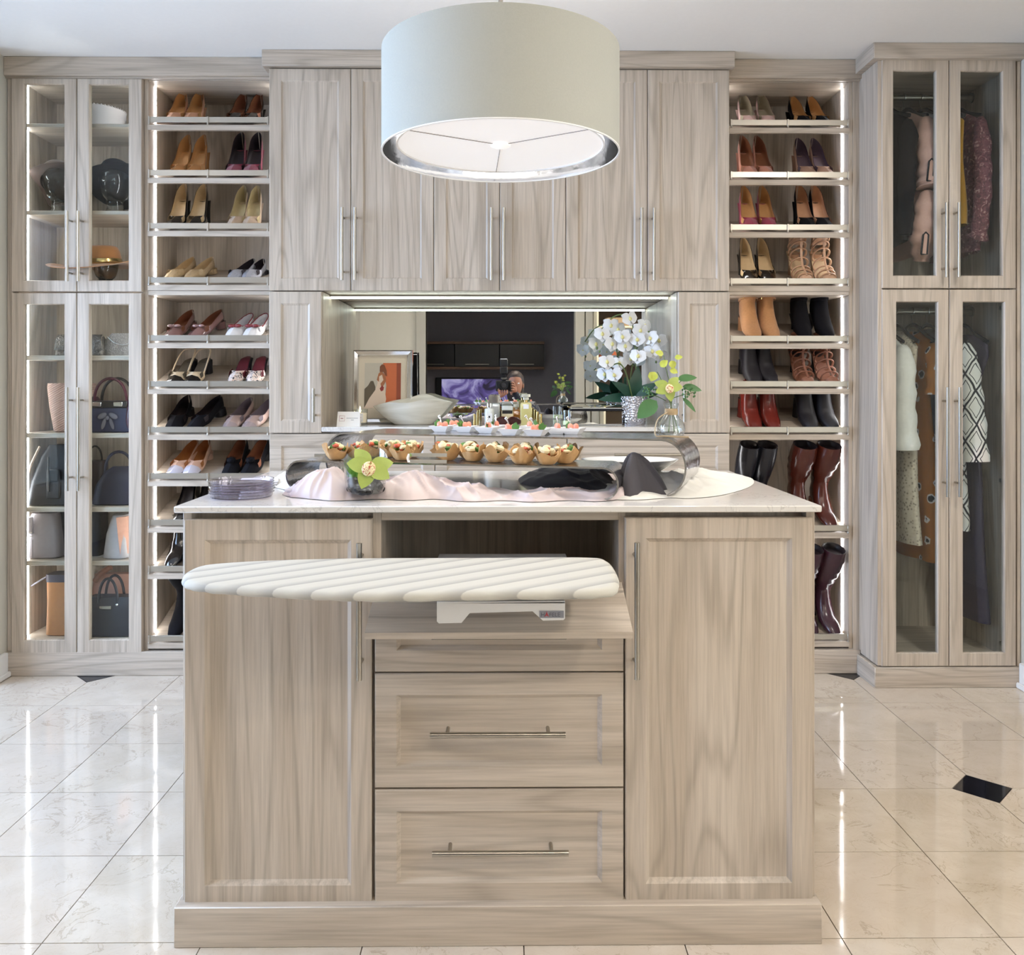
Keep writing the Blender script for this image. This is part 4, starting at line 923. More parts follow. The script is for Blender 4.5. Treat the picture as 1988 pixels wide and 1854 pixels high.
# fourth bag shelf
z = zsh[6]; Y = 3.57; GREYB = leather('dove_grey', '9A9296', .38)
x = PX(90, Y); b = thing('tote_bag', 'dove grey leather tote with buckled side strap', 'bag', (x, Y, z))
bag_body([(z, .074, .055, x, Y), (z+.006, .080, .062, x, Y), (z+.09, .074, .058, x, Y), (z+.172, .056, .05, x+.006, Y), (z+.182, .05, .046, x+.006, Y)], .5).part('body', GREYB, b)
MB().box(x-.042, x-.022, Y-.062, Y-.056, z+.10, z+.17, .003).part('strap', GREYB, b)
MB().tube([(x-.032+dx, Y-.064, z+.10+dz) for dx, dz in ((-.01, -.008), (.01, -.008), (.01, .008), (-.01, .008), (-.01, -.008))], .0018, 6).part('buckle', CHROME, b)
MB().tube([(x-.020, Y-.066, z+.004), (x-.020, Y-.067, z+.08)], .0012, 5).part('seam', leather('grey_seam', '6E686C'), b)
x = PX(160, Y+.03); b = thing('tote_bag', 'black tote between the two grey bags', 'bag', (x, Y+.03, z))
bag_body([(z, .085, .05, x, Y+.04), (z+.10, .088, .05, x, Y+.04), (z+.185, .088, .045, x, Y+.04)], .3).part('body', leather('navy_black', '1D1E28', .5), b)
MB().tube([(x+.02, Y-.012, z+.16), (x+.05, Y-.014, z+.10)], .002, 5).part('charm', CHROME, b)
x = PX(232, Y-.02); b = thing('bucket_bag', 'light grey and peach bucket bag', 'bag', (x, Y-.02, z))
bag_body([(z, .046, .05, x, Y-.02), (z+.006, .054, .056, x, Y-.02), (z+.10, .044, .05, x+.002, Y-.02), (z+.165, .030, .04, x+.008, Y-.02), (z+.175, .026, .036, x+.008, Y-.02)], .6).part('body', leather('mist_grey', 'B5B1B4', .4), b)
MB().loft([[(x+.020+a, Y-.078+.018*math.sin(a*40), z+zz), (x+.05+a, Y-.05, z+zz), (x+.05+a, Y-.03, z+zz), (x+.02+a, Y-.05, z+zz)] for a, zz in ((.006, .02), (.0, .09), (-.006, .17))], True, True, True).part('side_panel', leather('peach', 'D2A08A', .4), b)
# bottom shelf
z = zsh[7]; Y = 3.57; x = PX(128, Y); b = thing('tote_bag', 'tan leather tote with navy rim', 'bag', (x, Y, z)); TANB = leather('tote_tan', 'B8804F', .5)
bag_body([(z, .050, .06, x, Y), (z+.005, .058, .066, x, Y), (z+.12, .056, .056, x-.002, Y), (z+.225, .060, .04, x-.006, Y)], .4).part('body', TANB, b)
MB().loft([superring(x-.006, Y, z+q, .062, .042, 24, .4) for q in (.212, .214, .240, .242)], True, True, True).part('rim', leather('slate', '4A4858'), b)
MB().tube([(x-.06, Y-.03, z+.235), (x-.12, Y-.02, z+.20), (x-.168, Y-.01, z+.17)], .007, 8, flat=.5).part('strap', leather('lilac_grey', '8F8A94'), b)
x = PX(222, Y+.06); b = thing('handbag', 'peach and tan handbag behind the black one', 'bag', (x, Y+.06, z))
bag_body([(z, .094, .04, x, Y+.075), (z+.16, .09, .035, x, Y+.075), (z+.225, .088, .02, x+.004, Y+.075)], .3).part('body', leather('peach_tan', 'B98A76', .5), b)
MB().tube(smooth_path([(x-.07, Y+.04, z+.20), (x-.04, Y+.03, z+.235), (x, Y+.03, z+.26)], 5), .012, 8).part('handle', leather('saddle', '96644A'), b)
x = PX(222, Y-.02); b = thing('handbag', 'large black leather handbag with two looped handles', 'bag', (x, Y-.02, z)); BK3 = leather('grain_black', '20202A', .4)
bag_body([(z, .094, .045, x, Y-.03), (z+.006, .102, .055, x, Y-.03), (z+.09, .096, .046, x, Y-.03), (z+.150, .090, .034, x, Y-.03), (z+.156, .086, .030, x, Y-.03)], .25).part('body', BK3, b)
for dy in (-.062, .0): arch(x-.045, x+.032, Y+dy, z+.12, .112, .0055, 14).part('handle', BK3, b)
MB().box(x-.034, x+.012, Y-.079, Y-.074, z+.112, z+.124, .001).part('name_plate', STEEL, b)
for sx in (.033,): MB().ell((x+sx, Y-.072, z+.128), (.005, .004, .005), 8, 6).part('rivet', CHROME, b)
# ============================================================ CLOTHES IN THE WARDROBE
def fabric(n, c, rough=.85, var=.12, scale=160, bump=.08): return mat('fabric_'+n, c, rough, var=var, scale=scale, bump=bump, sheen=.15)
def pattern(n, stops, scale, detail=2, dist=1.5, rough=.85, kind='noise'):
    t = NT('print_'+n); v = t.coords((1, 1, 1), False)
    if kind == 'noise': f = t.noise(v, scale, detail, .5, dist)
    else:
        vo = t.a('ShaderNodeTexVoronoi'); t.l.new(v, vo.inputs[0]); vo.inputs['Scale'].default_value = scale; vo.inputs['Randomness'].default_value = .85
        f = t.math('ADD', vo.outputs['Distance'], t.math('MULTIPLY', t.math('SUBTRACT', t.noise(v, scale*5, 2), .5), .22))
    t.l.new(t.ramp(f, [(p, srgb(c)) for p, c in stops]), t.b.inputs['Base Color']); t.b.inputs['Roughness'].default_value = rough; t.bump(t.noise(v, 300, 2), .1, .001); return t.m
def diamonds():
    t = NT('print_diamond_knit'); v = t.coords((1, 1, 1), False); sep = t.a('ShaderNodeSeparateXYZ'); t.l.new(v, sep.inputs[0])
    w1 = t.math('MULTIPLY', t.math('SUBTRACT', t.noise(v, 14, 2), .5), .03)
    hx = t.math('ADD', t.math('SUBTRACT', t.math('MULTIPLY', sep.outputs[0], 1.3), t.math('MULTIPLY', sep.outputs[1], .6)), w1)
    a = t.math('PINGPONG', t.math('MULTIPLY', t.math('ADD', hx, t.math('MULTIPLY', sep.outputs[2], .8)), 1), .052); b = t.math('PINGPONG', t.math('SUBTRACT', hx, t.math('MULTIPLY', sep.outputs[2], .8)), .052)
    m_ = t.math('MINIMUM', a, b); l1 = t.math('LESS_THAN', m_, .0055); l2 = t.math('LESS_THAN', t.math('ABSOLUTE', t.math('SUBTRACT', m_, .020)), .0022)
    f = t.math('MAXIMUM', l1, l2); t.l.new(t.mix(f, srgb('D6D4CE'), srgb('2A292D')), t.b.inputs['Base Color']); t.b.inputs['Roughness'].default_value = .95; t.bump(t.noise(v, 220, 2), .3, .003); return t.m
HANGM = mat('black_hanger_flock', '1C181D', .8, var=.2)
def hanger(x, zr, label, ylen=.20):
    h = thing('clothes_hanger', label, 'hanger', (x, YROD, zr))
    hook = [(x, YROD+.0165*math.sin(a), zr+.0165*math.cos(a)) for a in np.linspace(-2.2, 1.6, 12)]+[(x, YROD+.004, zr-.03), (x, YROD, zr-.055)]
    MB().tube(hook, .0017, 6).part('hook', CHROME, h)
    pth = smooth_path([(x, YROD-ylen, zr-.135), (x, YROD-ylen*.55, zr-.10), (x, YROD-.05, zr-.066), (x, YROD, zr-.055), (x, YROD+.05, zr-.066), (x, YROD+ylen*.55, zr-.10), (x, YROD+ylen, zr-.135)], 4)
    MB().tube(pth, .0055, 8, flat=1.5).part('shoulder_bar', HANGM, h)
    MB().tube([(x, YROD-ylen, zr-.135), (x, YROD+ylen, zr-.135)], .0035, 6).part('trouser_bar', HANGM, h)
    return h
def garment(name, label, cat, x, zr, prof, mt, folds=7, amp=.012, sleeve=None, seed=1, skirt=None, twist=0., parts=()):
    """prof: (drop below rail, half width along depth, half thickness, depth offset)"""
    r = thing(name, label, cat, (x, YROD, zr)); n = 40; rg = random.Random(seed); ph = rg.uniform(0, 6); rings = []; zs = [p[0] for p in prof]
    for f in np.linspace(0, 1, 26):
        d = zs[0]+(zs[-1]-zs[0])*f; a = ii(d, zs, [p[1] for p in prof]); b = ii(d, zs, [p[2] for p in prof]); oy = ii(d, zs, [p[3] for p in prof]); g = sstep(.12, .7, f)*amp
        R = []
        for k in range(n):
            t = 2*PI*k/n; c, s_ = math.cos(t), math.sin(t)
            w_ = 1+g/b*.55*math.sin(folds*t+ph+2.2*f)+g/b*.3*math.sin((folds+4)*t-ph)
            R.append((x+b*c*w_+.012*math.sin(5*f+ph)*f, YROD+oy+a*math.copysign(abs(s_)**.8, s_)*(1+.25*g/max(a, .02)*math.sin(folds*t)), zr-d))
        rings.append(R)
    bot = rings[-1]; inn = [(x+(p[0]-x)*.9, YROD+(p[1]-YROD)*.95, p[2]+.004) for p in bot]; inn2 = [(x+(p[0]-x)*.6, YROD+(p[1]-YROD)*.8, p[2]+.05) for p in bot]
    MB().loft(rings+[inn, inn2], True, True, False).part('body', mt, r, ang=70)
    if sleeve:
        for sg in (-1, 1):
            pts, rad = sleeve; P_ = smooth_path([(x+q[0], YROD+sg*q[1], zr-q[2]) for q in pts], 5); rr = np.interp(np.linspace(0, 1, len(P_)), np.linspace(0, 1, len(rad)), rad)
            rr = [float(v)*(1+.10*math.sin(i*1.9+seed))*min(1, .35+4.5*i/len(rr)) for i, v in enumerate(rr)]
            MB().tube(P_, rr, 14, True).part('sleeve', sleeve[2] if len(sleeve) > 2 else mt, r, ang=70)
    return r
zU, zD = zrod
PINK = fabric('blush', 'CFA595'); LSL = lambda zend, rr=.034: ([(.0, .185, .15), (-.006, .195, .28), (-.01, .19, .42), (-.012, .185, zend)], [.04, rr, rr, rr*.8])
top = lambda L, w=.20, th=.03: [(.075, .05, .018, 0), (.10, .11, .024, 0), (.145, w, th, 0), (.30, w*.95, th*1.1, 0), (L, w*.98, th*1.25, 0)]
xs_u = {'black': 1.585, 'pink': 1.655, 'white': 1.725, 'yellow': 1.80, 'plum': 1.868}
hn = {'black': 'black hanger at the left end of upper wardrobe rail', 'pink': 'black hanger under the blush jacket', 'white': 'black hanger under the white shirt', 'yellow': 'black hanger under the mustard top', 'plum': 'black hanger under the plum floral blouse'}
for k, v in xs_u.items(): hanger(v, zU, hn[k])
garment('jacket', 'black jacket at the left end of the upper rail', 'jacket', xs_u['black'], zU, top(.62, .19, .028), mat('cloth_black', '141116', .9, var=.15, scale=40, spec=.2), 6, .008, LSL(.6), 2)
g = garment('jacket', 'blush jacket with black-edged rolled sleeve tabs', 'jacket', xs_u['pink'], zU, top(.66, .19, .03), PINK, 6, .012, None, 3)
for nm, pts, rad in (('sleeve', [(0, .195, .14), (.0, .215, .25), (.004, .225, .36), (.006, .23, .42)], [.038, .04, .045, .055]), ('sleeve', [(.0, .215, .43), (-.01, .215, .52), (-.012, .20, .62), (-.012, .18, .70)], [.040, .042, .050, .03])):
    for sg in (-1, 1):
        P_ = smooth_path([(g.location.x+q[0], YROD+sg*q[1]*.95, zU-q[2]) for q in pts], 5); rr = np.interp(np.linspace(0, 1, len(P_)), np.linspace(0, 1, len(rad)), rad)
        MB().tube(P_, [float(v)*(1+.14*math.sin(i*2.1))*min(1, .4+4.*i/len(rr)) for i, v in enumerate(rr)], 14).part(nm, PINK, g, ang=70)
for dz, dx in ((.36, .015), (.64, -.005)):
    cx_, cy_, cz_ = g.location.x-(.020 if dz < .5 else .036), YROD-(.256 if dz < .5 else .243), zU-dz
    poly = [(cx_-.012, cz_-.045), (cx_-.004, cz_+.03), (cx_+.006, cz_+.04), (cx_+.016, cz_+.03), (cx_+.010, cz_-.045)]
    tb = MB().prism(poly, cy_-.004, cy_).part('sleeve_tab', PINK, g)
    MB().tube([(p[0], cy_-.004, p[1]) for p in poly+[poly[0]]], .0036, 6).part('tab_edging', BLACKF, tb)
garment('shirt', 'crumpled white shirt beside the blush jacket', 'shirt', xs_u['white'], zU, top(.58, .20, .034), fabric('white', 'CFCDCF'), 9, .018, LSL(.55, .038), 4)
garment('blouse', 'plain mustard yellow sleeveless top', 'top', xs_u['yellow'], zU, top(.555, .195, .026), fabric('mustard', 'B0801E'), 5, .010, None, 5)
garment('blouse', 'plum floral long-sleeved blouse at the right', 'blouse', xs_u['plum'], zU, top(.66, .19, .030), pattern('plum_floral', [(.40, '5E3A41'), (.50, '7A4C52'), (.60, '7A4C52'), (.66, 'B08A88')], 55), 7, .012, ([(0, .19, .14), (-.004, .21, .28), (-.004, .215, .42), (-.01, .20, .58), (-.012, .19, .61)], [.034, .032, .032, .030, .042]), 6)
xs_l = {'sweater': 1.560, 'lace': 1.620, 'mustard': 1.690, 'grey': 1.752, 'coat': 1.812, 'gown': 1.892}
hl = {'sweater': 'black hanger under the white fuzzy sweater', 'lace': 'black hanger under the cream lace dress', 'mustard': 'black hanger under the mustard flowered dress', 'grey': 'black hanger under the grey jacket', 'coat': 'black hanger under the diamond-knit coat', 'gown': 'black hanger under the long dark gown'}
for k, v in xs_l.items(): hanger(v, zD, hl[k])
garment('sweater', 'white fuzzy sweater at the left of the lower rail', 'sweater', xs_l['sweater'], zD, top(.54, .20, .035), fabric('fluffy_white', 'D8D5CE', .95, .08, 60, .5), 5, .01, ([(0, .195, .15), (-.004, .215, .28), (-.004, .215, .42), (.0, .215, .555)], [.042, .042, .044, .055]), 7)
dress = lambda L, w=.19, th=.03, hem=.06: [(.085, .05, .018, 0), (.11, .12, .022, 0), (.15, w*.9, th, 0), (.34, w*.72, th, 0), (.5, w*.86, th*1.3, 0), (L, w*1.05, hem, 0)]
garment('dress', 'cream lace sleeveless dress beside the white sweater', 'dress', xs_l['lace'], zD, dress(.93, .20, .030, .042), pattern('lace', [(.2, '8F8478'), (.34, 'C6BAA6'), (.7, 'D2C8B6')], 80, kind='vor'), 6, .010, None, 8)
garment('dress', 'mustard dress with black and white flowers', 'dress', xs_l['mustard'], zD, dress(1.0, .20, .030, .055), pattern('mustard_flowers', [(.13, '1A161B'), (.17, '2A2226'), (.20, 'D8D2CC'), (.25, 'D8D2CC'), (.28, 'A4641A')], 15, kind='vor'), 5, .016, ([(0, .18, .14), (0, .20, .24), (0, .20, .34)], [.034, .038, .042]), 9)
garment('skirt', 'black and white speckled skirt between the dresses', 'skirt', xs_l['mustard']+.034, zD, [(.50, .17, .02, 0), (.6, .19, .028, 0), (.83, .21, .032, 0)], pattern('speckle', [(.45, '17151A'), (.50, 'D0CCC8'), (.60, 'D0CCC8'), (.62, '17151A')], 60), 6, .006, None, 10)
garment('jacket', 'grey jacket behind the mustard dress', 'jacket', xs_l['grey'], zD, top(.60, .19, .026), fabric('grey', '5A5860'), 5, .008, LSL(.5), 11)
garment('coat', 'white knit coat with black diamond lines', 'coat', xs_l['coat'], zD, top(.88, .185, .028), diamonds(), 5, .008, ([(0, .185, .14), (0, .215, .28), (.006, .225, .42), (.010, .235, .60)], [.038, .040, .044, .050]), 12)
garment('gown', 'long dark purple sequin gown at the right', 'gown', xs_l['gown'], zD, [(.10, .10, .018, 0), (.13, .19, .024, 0), (.18, .205, .028, 0), (.30, .15, .026, .02), (.42, .13, .03, .02), (.7, .16, .034, .0), (1.24, .20, .042, 0)], mat('sequin_plum', '3A3346', .5, .15, var=.35, scale=240, bump=.3), 7, .012, None, 13)
# ============================================================ THINGS IN THE MIRRORED NICHE
ZN = zs_top
def tpx(px, Y): return (PX(px, Y), Y, ZN)
# name card
Y = 3.41; x = PX(676, Y); c = thing('place_card', 'small white tent card with square emblem in the niche', 'card', (x, Y, ZN)); CARD = mat('card_stock', 'EFECE6', .7, var=.02)
w_, h_ = .046, .058
MB().loft([[(x-w_, Y, ZN), (x+w_, Y, ZN), (x+w_, Y+.0012, ZN), (x-w_, Y+.0012, ZN)], [(x-w_+.002, Y+.016, ZN+h_), (x+w_-.002, Y+.016, ZN+h_), (x+w_-.002, Y+.0172, ZN+h_), (x-w_+.002, Y+.0172, ZN+h_)], [(x-w_, Y+.034, ZN), (x+w_, Y+.034, ZN), (x+w_, Y+.0328, ZN), (x-w_, Y+.0328, ZN)]], True, True, True).part('card', CARD, c)
def on_card(u, v): return (x+u*w_, Y+.016*v-.0006, ZN+h_*v)
PINKT = mat('print_rose', 'B98C8C', .7); GRT = mat('print_grey', 'A9A6A4', .7)
sq = [on_card(-.80, .72), on_card(-.34, .72), on_card(-.34, .36), on_card(-.80, .36), on_card(-.80, .72)]
MB().tube(sq, .0007, 4).part('emblem', PINKT, c); MB().tube([on_card(-.68, .54), on_card(-.46, .54)], .0018, 4).part('emblem_mark', PINKT, c)
for v, u0, u1 in ((.56, -.18, .80), (.44, .22, .46)): MB().tube([on_card(u0, v), on_card(u1, v)], .0011, 4).part('printed_line', GRT, c)
# candle
Y = 3.50; x = PX(699, Y); c = thing('candle', 'lit candle in a clear glass with square label', 'candle', (x, Y, ZN))
MB().lathe([(.027, 0), (.029, .003), (.0315, .066), (.0300, .066), (.0278, .008)], (x, Y, ZN), 28, cap1=False).part('glass', VGLASS, c)
MB().lathe([(.0275, .012), (.0290, .050), (.001, .050)], (x, Y, ZN), 28).part('wax', mat('candle_wax', 'F0DCC0', .5, emit=.15), c)
MB().lathe([(.0006, 0), (.0045, .006), (.0035, .014), (.0005, .026)], (x, Y, ZN+.052), 12).part('flame', mat('flame', 'FFE9B0', .5, emit=9), c)
m = MB().box(x-.017, x+.017, Y-.0325, Y-.031, ZN+.016, ZN+.050); lb = m.part('label', CARD, c)
MB().tube([(x-.014, Y-.033, ZN+.019), (x+.014, Y-.033, ZN+.019), (x+.014, Y-.033, ZN+.047), (x-.014, Y-.033, ZN+.047), (x-.014, Y-.033, ZN+.019)], .0006, 4).part('label_border', GRT, lb)
MB().tube(smooth_path([(x-.009, Y-.033, ZN+.033), (x-.003, Y-.033, ZN+.036), (x+.003, Y-.033, ZN+.031), (x+.009, Y-.033, ZN+.034)], 4), .0012, 4).part('label_mark', mat('print_red', 'B4485A', .6), lb)
# picture frame
Y = 3.64; fx0, fx1 = PX(683, Y), PX(800, Y); fz0, fz1 = ZN, PZ(678, Y, 740)
fr = thing('picture_frame', 'mirrored picture frame with a bride photograph', 'picture frame', ((fx0+fx1)/2, Y, ZN)); bw = .026
Tl = Matrix.Translation((0, Y, ZN)) @ Matrix.Rotation(-.10, 4, 'X') @ Matrix.Translation((0, -Y, -ZN))
m = MB(); O = lambda y, i: rect(fx0, fx1, fz0, fz1, y, i)
m.loft([O(Y+.012, 0), O(Y, .001), O(Y-.006, .006), O(Y-.002, bw-.004), O(Y+.004, bw), O(Y+.012, bw)]); m.xf(Tl).part('frame', CHROME, fr, ang=10)
for i_, yy in ((.0065, Y-.0062), (bw-.005, Y-.003)):
    q = O(yy, i_); m = MB().tube(q+[q[0]], .0014, 5); m.xf(Tl).part('bead_edge', CHROME, fr)
MB().box(fx0+bw, fx1-bw, Y+.006, Y+.009, fz0+bw, fz1-bw).xf(Tl).part('mount', mat('cream_mount', 'CFC4B2', .8, var=.02), fr)
MB().box(fx0+.01, fx1-.01, Y+.012, Y+.018, fz0+.004, fz1-.01).xf(Tl).part('backing', BLACKF, fr)
a0, a1 = PX(706, Y), PX(777, Y); b0, b1 = PZ(792, Y, 740), PZ(703.5, Y, 740)
def pic(poly, mt, lay, nm='print'):
    MB().prism([(a0+(a1-a0)*u, b0+(b1-b0)*v) for u, v in poly], Y+.006-.0004*lay, Y+.0062).xf(Tl).part(nm, mt, fr)
pc = lambda n, c: mat('photo_'+n, c, .45, var=.05, scale=20)
pic([(0, 0), (1, 0), (1, 1), (0, 1)], pc('sky', 'BDB7AA'), 1, 'photo_print')
pic([(.0, .0), (.30, .0), (.30, .47), (.24, .60), (.17, .60), (.10, .50), (0, .42)], pc('rock', '5E5444'), 2, 'photo_rock')
pic([(.50, 1), (.88, 1), (.88, .10), (.56, .10), (.60, .5)], pc('wall_orange', 'C0653A'), 2, 'photo_wall')
pic([(.88, 1), (1, 1), (1, .0), (.88, .0)], pc('wall_brick', '8C4126'), 3, 'photo_wall')
pic([(.0, .0), (.55, .0), (.60, .20), (.56, .40), (.52, .62), (.50, .78), (.42, .80), (.36, .74), (.36, .55), (.30, .40), (.14, .22)], pc('dress', 'D9C6B4'), 4, 'photo_dress')
pic([(.34, .62), (.38, .76), (.46, .82), (.56, .74), (.60, .62), (.54, .52), (.50, .46), (.46, .48), (.44, .54), (.52, .62), (.48, .74), (.40, .70), (.40, .58)], pc('skin', 'A0643F'), 5, 'photo_arms')
pic([(.42, .80), (.42, .92), (.47, .97), (.54, .96), (.60, .84), (.62, .70), (.57, .72), (.52, .80)], pc('hair', '7A4526'), 6, 'photo_hair')
pic([(.42, .43), (.48, .50), (.54, .46), (.52, .39), (.46, .37)], pc('flowers', '8E2F2A'), 6, 'photo_flowers')
# onyx bowl
def onyx():
    t = NT('white_onyx'); v = t.coords((1, 1, 1), False); mp = t.a('ShaderNodeMapping'); t.l.new(v, mp.inputs[0]); mp.inputs['Rotation'].default_value = (0, .5, 0); mp.inputs['Scale'].default_value = (3, 3, 22)
    n = t.noise(mp.outputs[0], 1, 4, .6, .8); t.l.new(t.ramp(n, [(.3, srgb('BDB9AC')), (.5, srgb('D8D5C8')), (.7, srgb('EAE8E0'))]), t.b.inputs['Base Color']); t.b.inputs['Roughness'].default_value = .12; t.b.inputs['Coat Weight'].default_value = .6; return t.m
Y = 3.56; x = PX(802, Y); bw_ = thing('bowl', 'pale onyx leaf-shaped bowl in the niche', 'bowl', (x, Y, ZN)); n = 48; rings = []
for f, ins in ((0, 0), (.06, 0), (.25, 0), (.5, 0), (.75, 0), (.92, 0), (1, 0), (1, .06), (.9, .10), (.6, .16), (.3, .3), (.12, .6)):
    R = []
    for k in range(n):
        t = 2*PI*k/n; c_, s_ = math.cos(t), math.sin(t)
        rx = .062+(.150-.062)*f**.75; ry = .04+(.095-.04)*f**.7
        rx *= (1-ins); ry *= (1-ins)
        tip = 1+.10*abs(c_)**6
        rim = .105+.022*math.exp(-((c_-.25)/.35)**2)*(1 if s_ > 0 else .5)-.030*max(0, -c_)**3-.012*max(0, c_)**4-.018*max(0, -s_)*math.exp(-(c_/.6)**2)
        R.append((x+.0+rx*c_*tip, Y+ry*s_, ZN+rim*f+(0 if not ins else -.0)*1+(.004 if ins and f < .5 else 0)))
    rings.append(R)
MB().loft(rings, True, True, True).part('bowl_shell', onyx(), bw_, ang=70)
# perfume bottles
def liquid(n, c, a=.5): return thin_glass('liquid_'+n, srgb(c), .3, .02)
def bottle(label, px, Y, w_, d_, h_, cap, glassm, liqm, lab=None, shape='rect'):
    x = PX(px, Y); r = thing('perfume_bottle', label, 'perfume', (x, Y, ZN)); e = .2 if shape == 'rect' else .8
    MB().loft([superring(x, Y, ZN+z, a*w_, a*d_, 20, e) for z, a in ((0, .92), (.003, 1), (h_*.93, 1), (h_, .82))], True, True, True).part('bottle', glassm, r)
    if liqm: MB().loft([superring(x, Y, ZN+z, .86*w_, .86*d_, 20, e) for z in (.006, h_*.72)], True, True, True).part('liquid', liqm, r)
    for nm, z0, z1, rr, mt, ee in cap: MB().loft([superring(x, Y, ZN+h_+z, rr*q, rr*q*.9, 16, ee) for z, q in ((z0, .9), (z0+.001, 1), (z1-.001, 1), (z1, .9))], True, True, True).part(nm, mt, r)
    if lab: MB().box(x-lab[0], x+lab[0], Y-d_-.0012, Y-d_-.0002, ZN+lab[1], ZN+lab[2]).part('label', lab[3], r)
    return r
PG = mat('frosted_glass', 'D4D7D0', .15, var=.03, coat=.6)
BL = mat('black_label', '1A1816', .5); WL = mat('white_label', 'E8E6E2', .5); CG = mat('cut_crystal', 'DDDAC8', .08, .35, var=.08)
bottle('tall silver-topped rectangular perfume bottle', 959, 3.62, .0235, .017, .088, [('cap', 0, .032, .023, mat('smoked_cap', '9A948C', .15, .6), .2)], PG, None, (.019, .030, .075, mat('etched_panel', 'B9B6AC', .2)))
b_ = bottle('white perfume bottle with domed silver cap', 950, 3.53, .020, .018, .068, [('collar', 0, .004, .008, CHROME, 1), ('cap', .004, .022, .013, CHROME, .9)], PG, None, (.012, .014, .048, WL), 'round')
MB().box(b_.location.x-.003, b_.location.x+.003, 3.53-.0206, 3.53-.0194, ZN+.030, ZN+.038).part('emblem', BL, b_)
bottle('clear perfume bottle with wide black label', 985, 3.56, .025, .015, .060, [('cap', 0, .018, .024, PG, .3)], mat('pale_gold_glass', 'CDBF9C', .12, coat=.5), None, (.021, .046, .058, BL))
bottle('amber perfume bottle with fluted stopper', 1002, 3.60, .022, .016, .062, [('neck', 0, .008, .006, CG, 1), ('stopper', .008, .022, .012, CG, .8)], mat('amber_glass', 'B9792A', .1, coat=.7), None)
bottle('tall pale yellow perfume bottle with square stopper', 1021, 3.55, .0235, .018, .092, [('neck', 0, .010, .009, BRASS, 1), ('collar', .010, .022, .012, CG, .4), ('stopper', .022, .034, .019, CG, .25)], mat('yellow_glass', 'C9BE7E', .08, coat=.7), None, (.011, .066, .084, WL))
for k, (px, Y, h_, lab) in enumerate(((1043.5, 3.52, .055, 'taller gold lipstick tube right of the perfumes'), (1050, 3.50, .046, 'shorter gold lipstick tube right of the perfumes'), (921, 3.54, .045, 'gold lipstick tube left of the perfumes'), (927, 3.58, .050, 'gold lipstick tube left of the perfumes, further back'))):
    x = PX(px, Y); r = thing('lipstick', lab, 'lipstick', (x, Y, ZN)); MB().lathe([(.0065, 0), (.0068, .002), (.0068, h_*.45)], (x, Y, ZN), 14).part('base', BRASS, r); MB().lathe([(.0060, h_*.45), (.0060, h_-.001), (.005, h_)], (x, Y, ZN), 14).part('cap', BRASS, r)
# sunglasses
Y = 3.44; x = PX(986, Y); sg = thing('sunglasses', 'tortoiseshell sunglasses in front of the perfumes', 'sunglasses', (x, Y, ZN)); TORT = mat('tortoiseshell', '4A1E16', .12, var=.5, scale=60, coat=.8)
for s_ in (-1, 1):
    pts = [(x+s_*(.026+.025*math.cos(t)), Y-.006*abs(math.sin(t))+.006*(math.cos(t)+1)*.5, ZN+.019+.0165*math.sin(t)-.003*math.cos(t)) for t in np.linspace(0, 2*PI, 20, endpoint=False)]
    MB().tube(pts+[pts[0]], .0028, 6, False).part('rim', TORT, sg); MB().add(pts, [tuple(range(20))]).part('lens', patent('lens_brown', '35100E'), sg)
    MB().tube(smooth_path([(x+s_*.051, Y+.006, ZN+.022), (x+s_*.052, Y+.05, ZN+.022), (x+s_*.047, Y+.10, ZN+.012), (x+s_*.044, Y+.115, ZN+.003)], 4), .0024, 6).part('temple', TORT, sg)
MB().tube([(x-.006, Y+.001, ZN+.024), (x, Y-.003, ZN+.027), (x+.006, Y+.001, ZN+.024)], .0024, 6).part('bridge', TORT, sg)
# mirrored jewellery box and a tumbler candle
Y = 3.58; bx_a, bx_b = PX(1108, 3.50), PX(1209, 3.50); jb = thing('jewellery_box', 'mirrored jewellery box beside the orchid pot', 'box', ((bx_a+bx_b)/2, Y, ZN))
MB().box(bx_a, bx_b, 3.50, 3.64, ZN+.001, ZN+.060, .003).part('body', MIRROR, jb, ang=10)
MB().box(bx_a-.004, bx_b+.004, 3.495, 3.645, ZN+.063, ZN+.083, .008).part('lid', MIRROR, jb, ang=10)
MB().box(bx_a, bx_b, 3.499, 3.641, ZN+.060, ZN+.063).part('edge_strip', BLACKF, jb)
Y = 3.47; x = PX(1100, Y); c = thing('tealight_glass', 'small clear tumbler with candle beside the mirrored box', 'candle', (x, Y, ZN))
MB().lathe([(.016, 0), (.0175, .002), (.0175, .062), (.016, .062), (.0155, .006)], (x, Y, ZN), 24, cap1=False).part('glass', VGLASS, c); MB().lathe([(.015, .004), (.015, .02), (.001, .02)], (x, Y, ZN), 20).part('wax', mat('green_wax', 'D8E2B8', .5, emit=.3), c)
